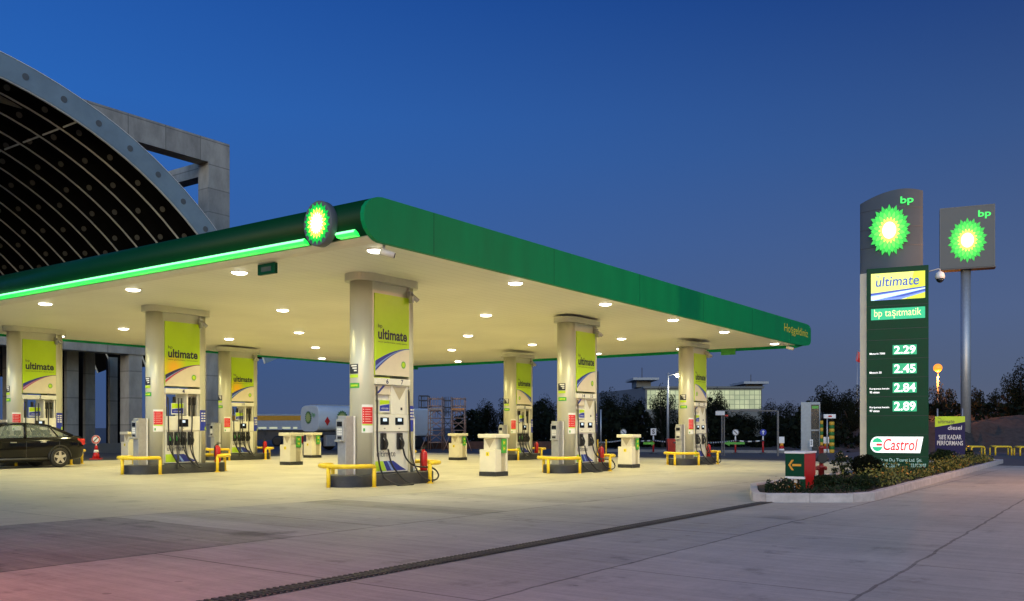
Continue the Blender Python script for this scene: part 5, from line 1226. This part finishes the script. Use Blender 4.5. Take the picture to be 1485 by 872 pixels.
def flag():
    p = D(1243, 0, 88); p.z = -.3; t = thing('flagpole', 'flagpole with a small red flag left of the price totem', 'flag', p); mb = MB(STEEL); H_ = D(0, 508, 88).z+.3; mb.tube([(0, 0, 0), (0, 0, H_)], .05, 6); mb.build('pole', t)
    mb = MB(RED); g = [[mb.v(-.02+.13*i-.03*j, .06*math.sin(i*1.2+j), H_-.1-.25*j-.05*i) for i in range(5)] for j in range(5)]
    for j in range(4):
        for i in range(4): mb.f([g[j][i], g[j][i+1], g[j+1][i+1], g[j+1][i]], True)
    mb.build('cloth', t)
flag()
def gantry():
    Y = 50; a, b = D(1047.5, 0, Y), D(1128, 0, Y); L_ = b.x-a.x; t = thing('height_gantry', 'grey steel height gantry frame over the far lane', 'gantry', (a.x, Y, -.3)); zt = D(0, 596, Y).z+.3
    mb = MB(GALV); mb.box(-.06, .0, -.06, .06, 0, zt-.1); mb.build('post', t); mb = MB(GALV); mb.box(.07, .13, -.06, .06, 0, zt-.06); mb.build('post', t); mb = MB(GALV); mb.box(L_-.045, L_+.045, -.05, .05, 0, zt); mb.build('post', t)
    mb = MB(GALV); mb.box(-.3, L_-.047, -.04, .04, zt-.03, zt+.03); mb.box(1.0, 2.2, -.10, -.042, zt-.02, zt+.10); mb.build('beam', t)
    mb = MB(WHITE); mb.box(-.42, .1, -.16, -.11, zt-.25, zt-.02); mb.mat(RED); mb.box(.12, .3, -.16, -.12, zt-.32, zt-.22); mb.build('sign_plate', t)
gantry()
def sign_post(u, v, kind, lab):
    g = G(u, v); t = thing('road_sign', lab, 'road sign', g, 0, 'road signs on red posts')
    s_ = g.y/46.7
    mb = MB(DGREY); mb.lathe([(.26, 0), (.24, .06), (.10, .10)], n=14); mb.build('base', t)
    mb = MB(RED); mb.tube([(0, 0, .08), (0, 0, .80)], .055, 8); mb.mat(WHITE); mb.tube([(0, 0, .80), (0, 0, 1.12)], .045, 8, rs=[.06, .03]); mb.build('post', t)
    mb = MB(WHITE); zc = 1.32
    if kind == 'square': mb.box(-.17, .17, -.05, -.03, 1.14, 1.56); mb.mat(INK); mb.text('S', -.08, .08, 1.22, 1.50, -.054, bold=.03)
    else:
        mb.mat(BLUE if kind == 'blue' else WHITE); mb.lathe([(.20, 0), (.20, .02)], (0, -.05, zc), 20, axis='y')
        if kind == 'round':
            mb.mat(INK); mb.tube([(-.09, -.055, zc+.09), (.09, -.055, zc-.09)], .022, 5); mb.tube([(.18*math.cos(q), -.052, zc+.18*math.sin(q)) for q in [2*math.pi*k/20 for k in range(20)]], .012, 4, closed=True)
        else: mb.mat(WHITE); mb.box(-.03, .03, -.056, -.05, zc-.12, zc+.04); mb.poly([(-.1, -.054, zc+.02), (.1, -.054, zc+.02), (0, -.054, zc+.14)])
    mb.build('sign_plate', t); return g
g0 = sign_post(904, 657, 'round', 'round white sign on a post behind the right hand service post'); g1 = sign_post(947.5, 658, 'square', 'square white sign on a red post left of the farthest column')
g2 = sign_post(1066.5, 658.5, 'round', 'round slashed sign on a red post right of the farthest column'); g3 = sign_post(1106.5, 658.5, 'blue', 'round blue sign on a red post below the gantry')
def chain():
    pts = [D(858, 0, 47.3)]+[g0, g1, D(1005, 0, 46.8), g2, g3]; pts = [Vector((p.x, p.y-.08, .59)) for p in pts]
    t = thing('barrier_chain', 'black and white barrier chain strung between the red sign posts', 'barrier', pts[0]); mb = MB(WHITE); o = pts[0]; k = 0
    for a, b in zip(pts, pts[1:]):
        L_ = (b-a).length; n = max(2, int(L_/.22))
        for i in range(n):
            def sag(f): return a.lerp(b, f)-o-Vector((0, 0, .06*4*f*(1-f)))
            mb.mat(WHITE if k % 2 else INK); k += 1; mb.tube([sag(i/n), sag((i+1)/n)], .045, 6)
    mb.build('links', t)
    for (u, L_, side, lab) in ((934.5, .55, 1, 'green right pointing arrow plate on the barrier chain beside the service post'), (1077, 1.0, -1, 'green left pointing arrow plate on the barrier chain below the gantry')):
        p = D(u, 0, 46.3); p.z = .56; mb = MB(LEAFG); s_ = side
        mb.prism([(x*s_, z) for x, z in ((-L_*.1, .06), (L_*.7, .06), (L_*.7, .14), (L_, 0), (L_*.7, -.14), (L_*.7, -.06), (-L_*.1, -.06))], -.02, .02, 'y'); tag(mb.build('arrow_plate', loc=p), lab, 'arrow sign')
    t = thing('chain_post', 'yellow posts holding the left end of the barrier chain', 'post', (D(879, 0, 47).x, 47, -.25)); mb = MB(YEL); mb.tube([(0, 0, 0), (0, 0, 1.0)], .04, 8); mb.build('post', t); mb = MB(YEL); mb.tube([(-.45, 0, 0), (-.45, 0, 1.0)], .04, 8); mb.build('post', t)
chain()
p = D(968, 0, 50); t = thing('red_bin', 'red skip bin standing left of the farthest column', 'bin', (p.x+.05, 50, -.25)); mb = MB(RED); mb.prism([(0, .25), (.55, .25), (.62, .95), (-.05, .95)], 0, .5, 'y'); mb.build('tub', t); mb = MB(RED); mb.box(-.08, .65, -.03, .53, .955, 1.0, .01); mb.build('lid', t); mb = MB(BLACK); mb.tube([(.05, -.02, .1), (.05, .5, .1)], .1, 10); mb.tube([(.5, -.02, .1), (.5, .5, .1)], .1, 10); mb.build('wheel', t); mb = MB(RED); mb.box(.03, .52, .05, .45, .1, .248); mb.build('leg', t)
def marker(u, v, w_, lab):
    t = thing('lane_marker', lab, 'road sign', G(u, v), 0); k = w_
    mb = MB(WHITE); mb.lathe([(.20*k, 0), (.16*k, .25)], n=12); mb.mat(RED); mb.lathe([(.155*k, .25), (.14*k, .42)], n=12); mb.mat(ORANGE); mb.lathe([(.12*k, .42), (.11*k, .60)], n=12); mb.build('base', t)
    mb = MB(WHITE); mb.box(-.17*k, .17*k, -.04, 0, .60, 1.02, .01); mb.build('plate', t)
marker(1133.5, 656.5, 1, 'white plate on a striped base right of the gantry'); marker(1198, 657, 1.05, 'white plate on a red and white base before the striped posts')
t = thing('notice_stand', 'small white stand with a black symbol before the grey booth', 'sign', G(1176.5, 657)); mb = MB(WHITE); mb.box(-.10, .10, -.02, .02, .4, .86); mb.mat(INK); mb.text('S', -.05, .05, .5, .78, -.024, bold=.03); mb.build('plate', t); mb = MB(STEEL); mb.lathe([(.10, 0), (.08, .05), (.03, .08), (.03, .4)], n=10); mb.build('base', t)
def booth():
    g = G(1161.5, 656.5); g.z -= .0; t = thing('grey_booth', 'tall pale grey booth with glazed side at the far edge of the forecourt', 'booth', g, R(-20)); sc = g.y/F; H_ = 73*sc
    w1 = .62; w2 = .55
    mb = MB(M('pale grey booth panel', (.33, .38, .40), .5)); mb.box(0, w1, 0, .9, 0, H_, .015); mb.box(w1+.002, w1+w2, 0, .9, H_-.16, H_-.0); mb.box(w1+w2-.06, w1+w2, .0, .06, 0, H_-.162); mb.box(w1+w2-.06, w1+w2, .84, .9, 0, H_-.162); mb.box(w1+.002, w1+w2-.062, .02, .05, H_*.43, H_*.46); mb.build('frame', t)
    mb = MB(M('booth glazing', (.10, .12, .12), .1, var=0, alpha=.55)); mb.poly([(w1, .03, .1), (w1+w2-.06, .03, .1), (w1+w2-.06, .03, H_-.2), (w1, .03, H_-.2)]); mb.build('glass', t)
    mb = MB(LEAFG); mb.box(w1+.05, w1+w2-.1, .01, .018, H_-.42, H_-.24); mb.build('sign', t)
booth()
def striped(u, v, r, vt, lab):
    g = G(u, v); H_ = (v-vt)*g.y/F; t = thing('striped_brush', lab, 'post', g); mb = MB(M('striped green', (.02, .16, .03), .6)); n = 9; seg = H_*.78/n
    for k in range(n): mb.mat(M('striped green') if k % 2 else M('striped yellow', (.60, .36, .03), .6)); mb.lathe([(r*.92, k*seg), (r, k*seg+seg*.3), (r, k*seg+seg*.7), (r*.92, (k+1)*seg)], n=14)
    mb.build('stripes', t); mb = MB(BLACK); mb.lathe([(r*.8, n*seg), (r*.6, n*seg+.25), (r*.2, H_)], n=12); mb.build('tip', t)
striped(1191.5, 657, .10, 597, 'thinner green and yellow striped post against the booth'); striped(1206, 657, .17, 599, 'thicker green and yellow striped post right of the booth')
t = thing('forecourt_sign', 'white box sign with a red oval above the striped posts', 'sign', G(1197.5, 657) - Vector((0, .25, 0))); mb = MB(STEEL); mb.tube([(0, 0, 0), (0, 0, 2.3)], .045, 8); mb.build('post', t); mb = MB(WHITE); mb.box(-.22, .52, -.08, .08, 2.2, 2.46, .01); mb.mat(RED); mb.poly([(.15+.13*math.cos(2*math.pi*k/16), -.084, 2.33+.06*math.sin(2*math.pi*k/16)) for k in range(16)]); mb.build('sign_box', t)
def hoop_leg(h): 
    def fn(): mb = MB(YEL); mb.tube([(0, 0, -.05), (0, 0, h)], .045, 8); return mb
    return fn
for (u0, u1, v, lab) in ((1409, 1428, 660.5, 'yellow hoop barrier just right of the sign pole'), (1443.5, 1467, 660.5, 'yellow hoop barrier second from the right at the far edge of the bed'), (1479.5, 1503, 661, 'yellow hoop barrier cut by the right picture edge')):
    a, b = G(u0, v), G(u1, v); w_ = (b-a).length; d = (b-a).normalized(); t = thing('hoop_barrier', lab, 'barrier', a, math.atan2(d.y, d.x), 'yellow hoop barriers'); H_ = 12.5*a.y/F
    mb = MB(YEL); mb.tube(bez([(0, 0, H_-.1), (.05, 0, H_-.02), (.14, 0, H_), (w_-.14, 0, H_), (w_-.05, 0, H_-.02), (w_, 0, H_-.1)], 3), .05, 8); mb.tube([(.12, .8, H_), (w_+.25, .8, H_)], .05, 8); mb.tube([(.06, 0, H_-.02), (.12, .8, H_)], .045, 8); mb.tube([(w_-.04, 0, H_-.02), (w_+.25, .8, H_)], .045, 8); mb.build('bar', t)
    for x, y in ((0, 0), (w_, 0), (.12, .8), (w_+.25, .8)): part('leg', f'hl{H_:.2f}', hoop_leg(H_-.08), t, loc=(x, y, 0))
p = G(1489, 652); t = thing('green_cabinet', 'green roadside cabinet at the right picture edge beyond the hoops', 'cabinet', p); mb = MB(GREEND); mb.box(-.35, .35, 0, .4, .0, .68, .02); mb.build('case', t); mb = MB(STEEL); mb.box(-.38, .38, -.03, .43, .682, .72); mb.build('lid', t)
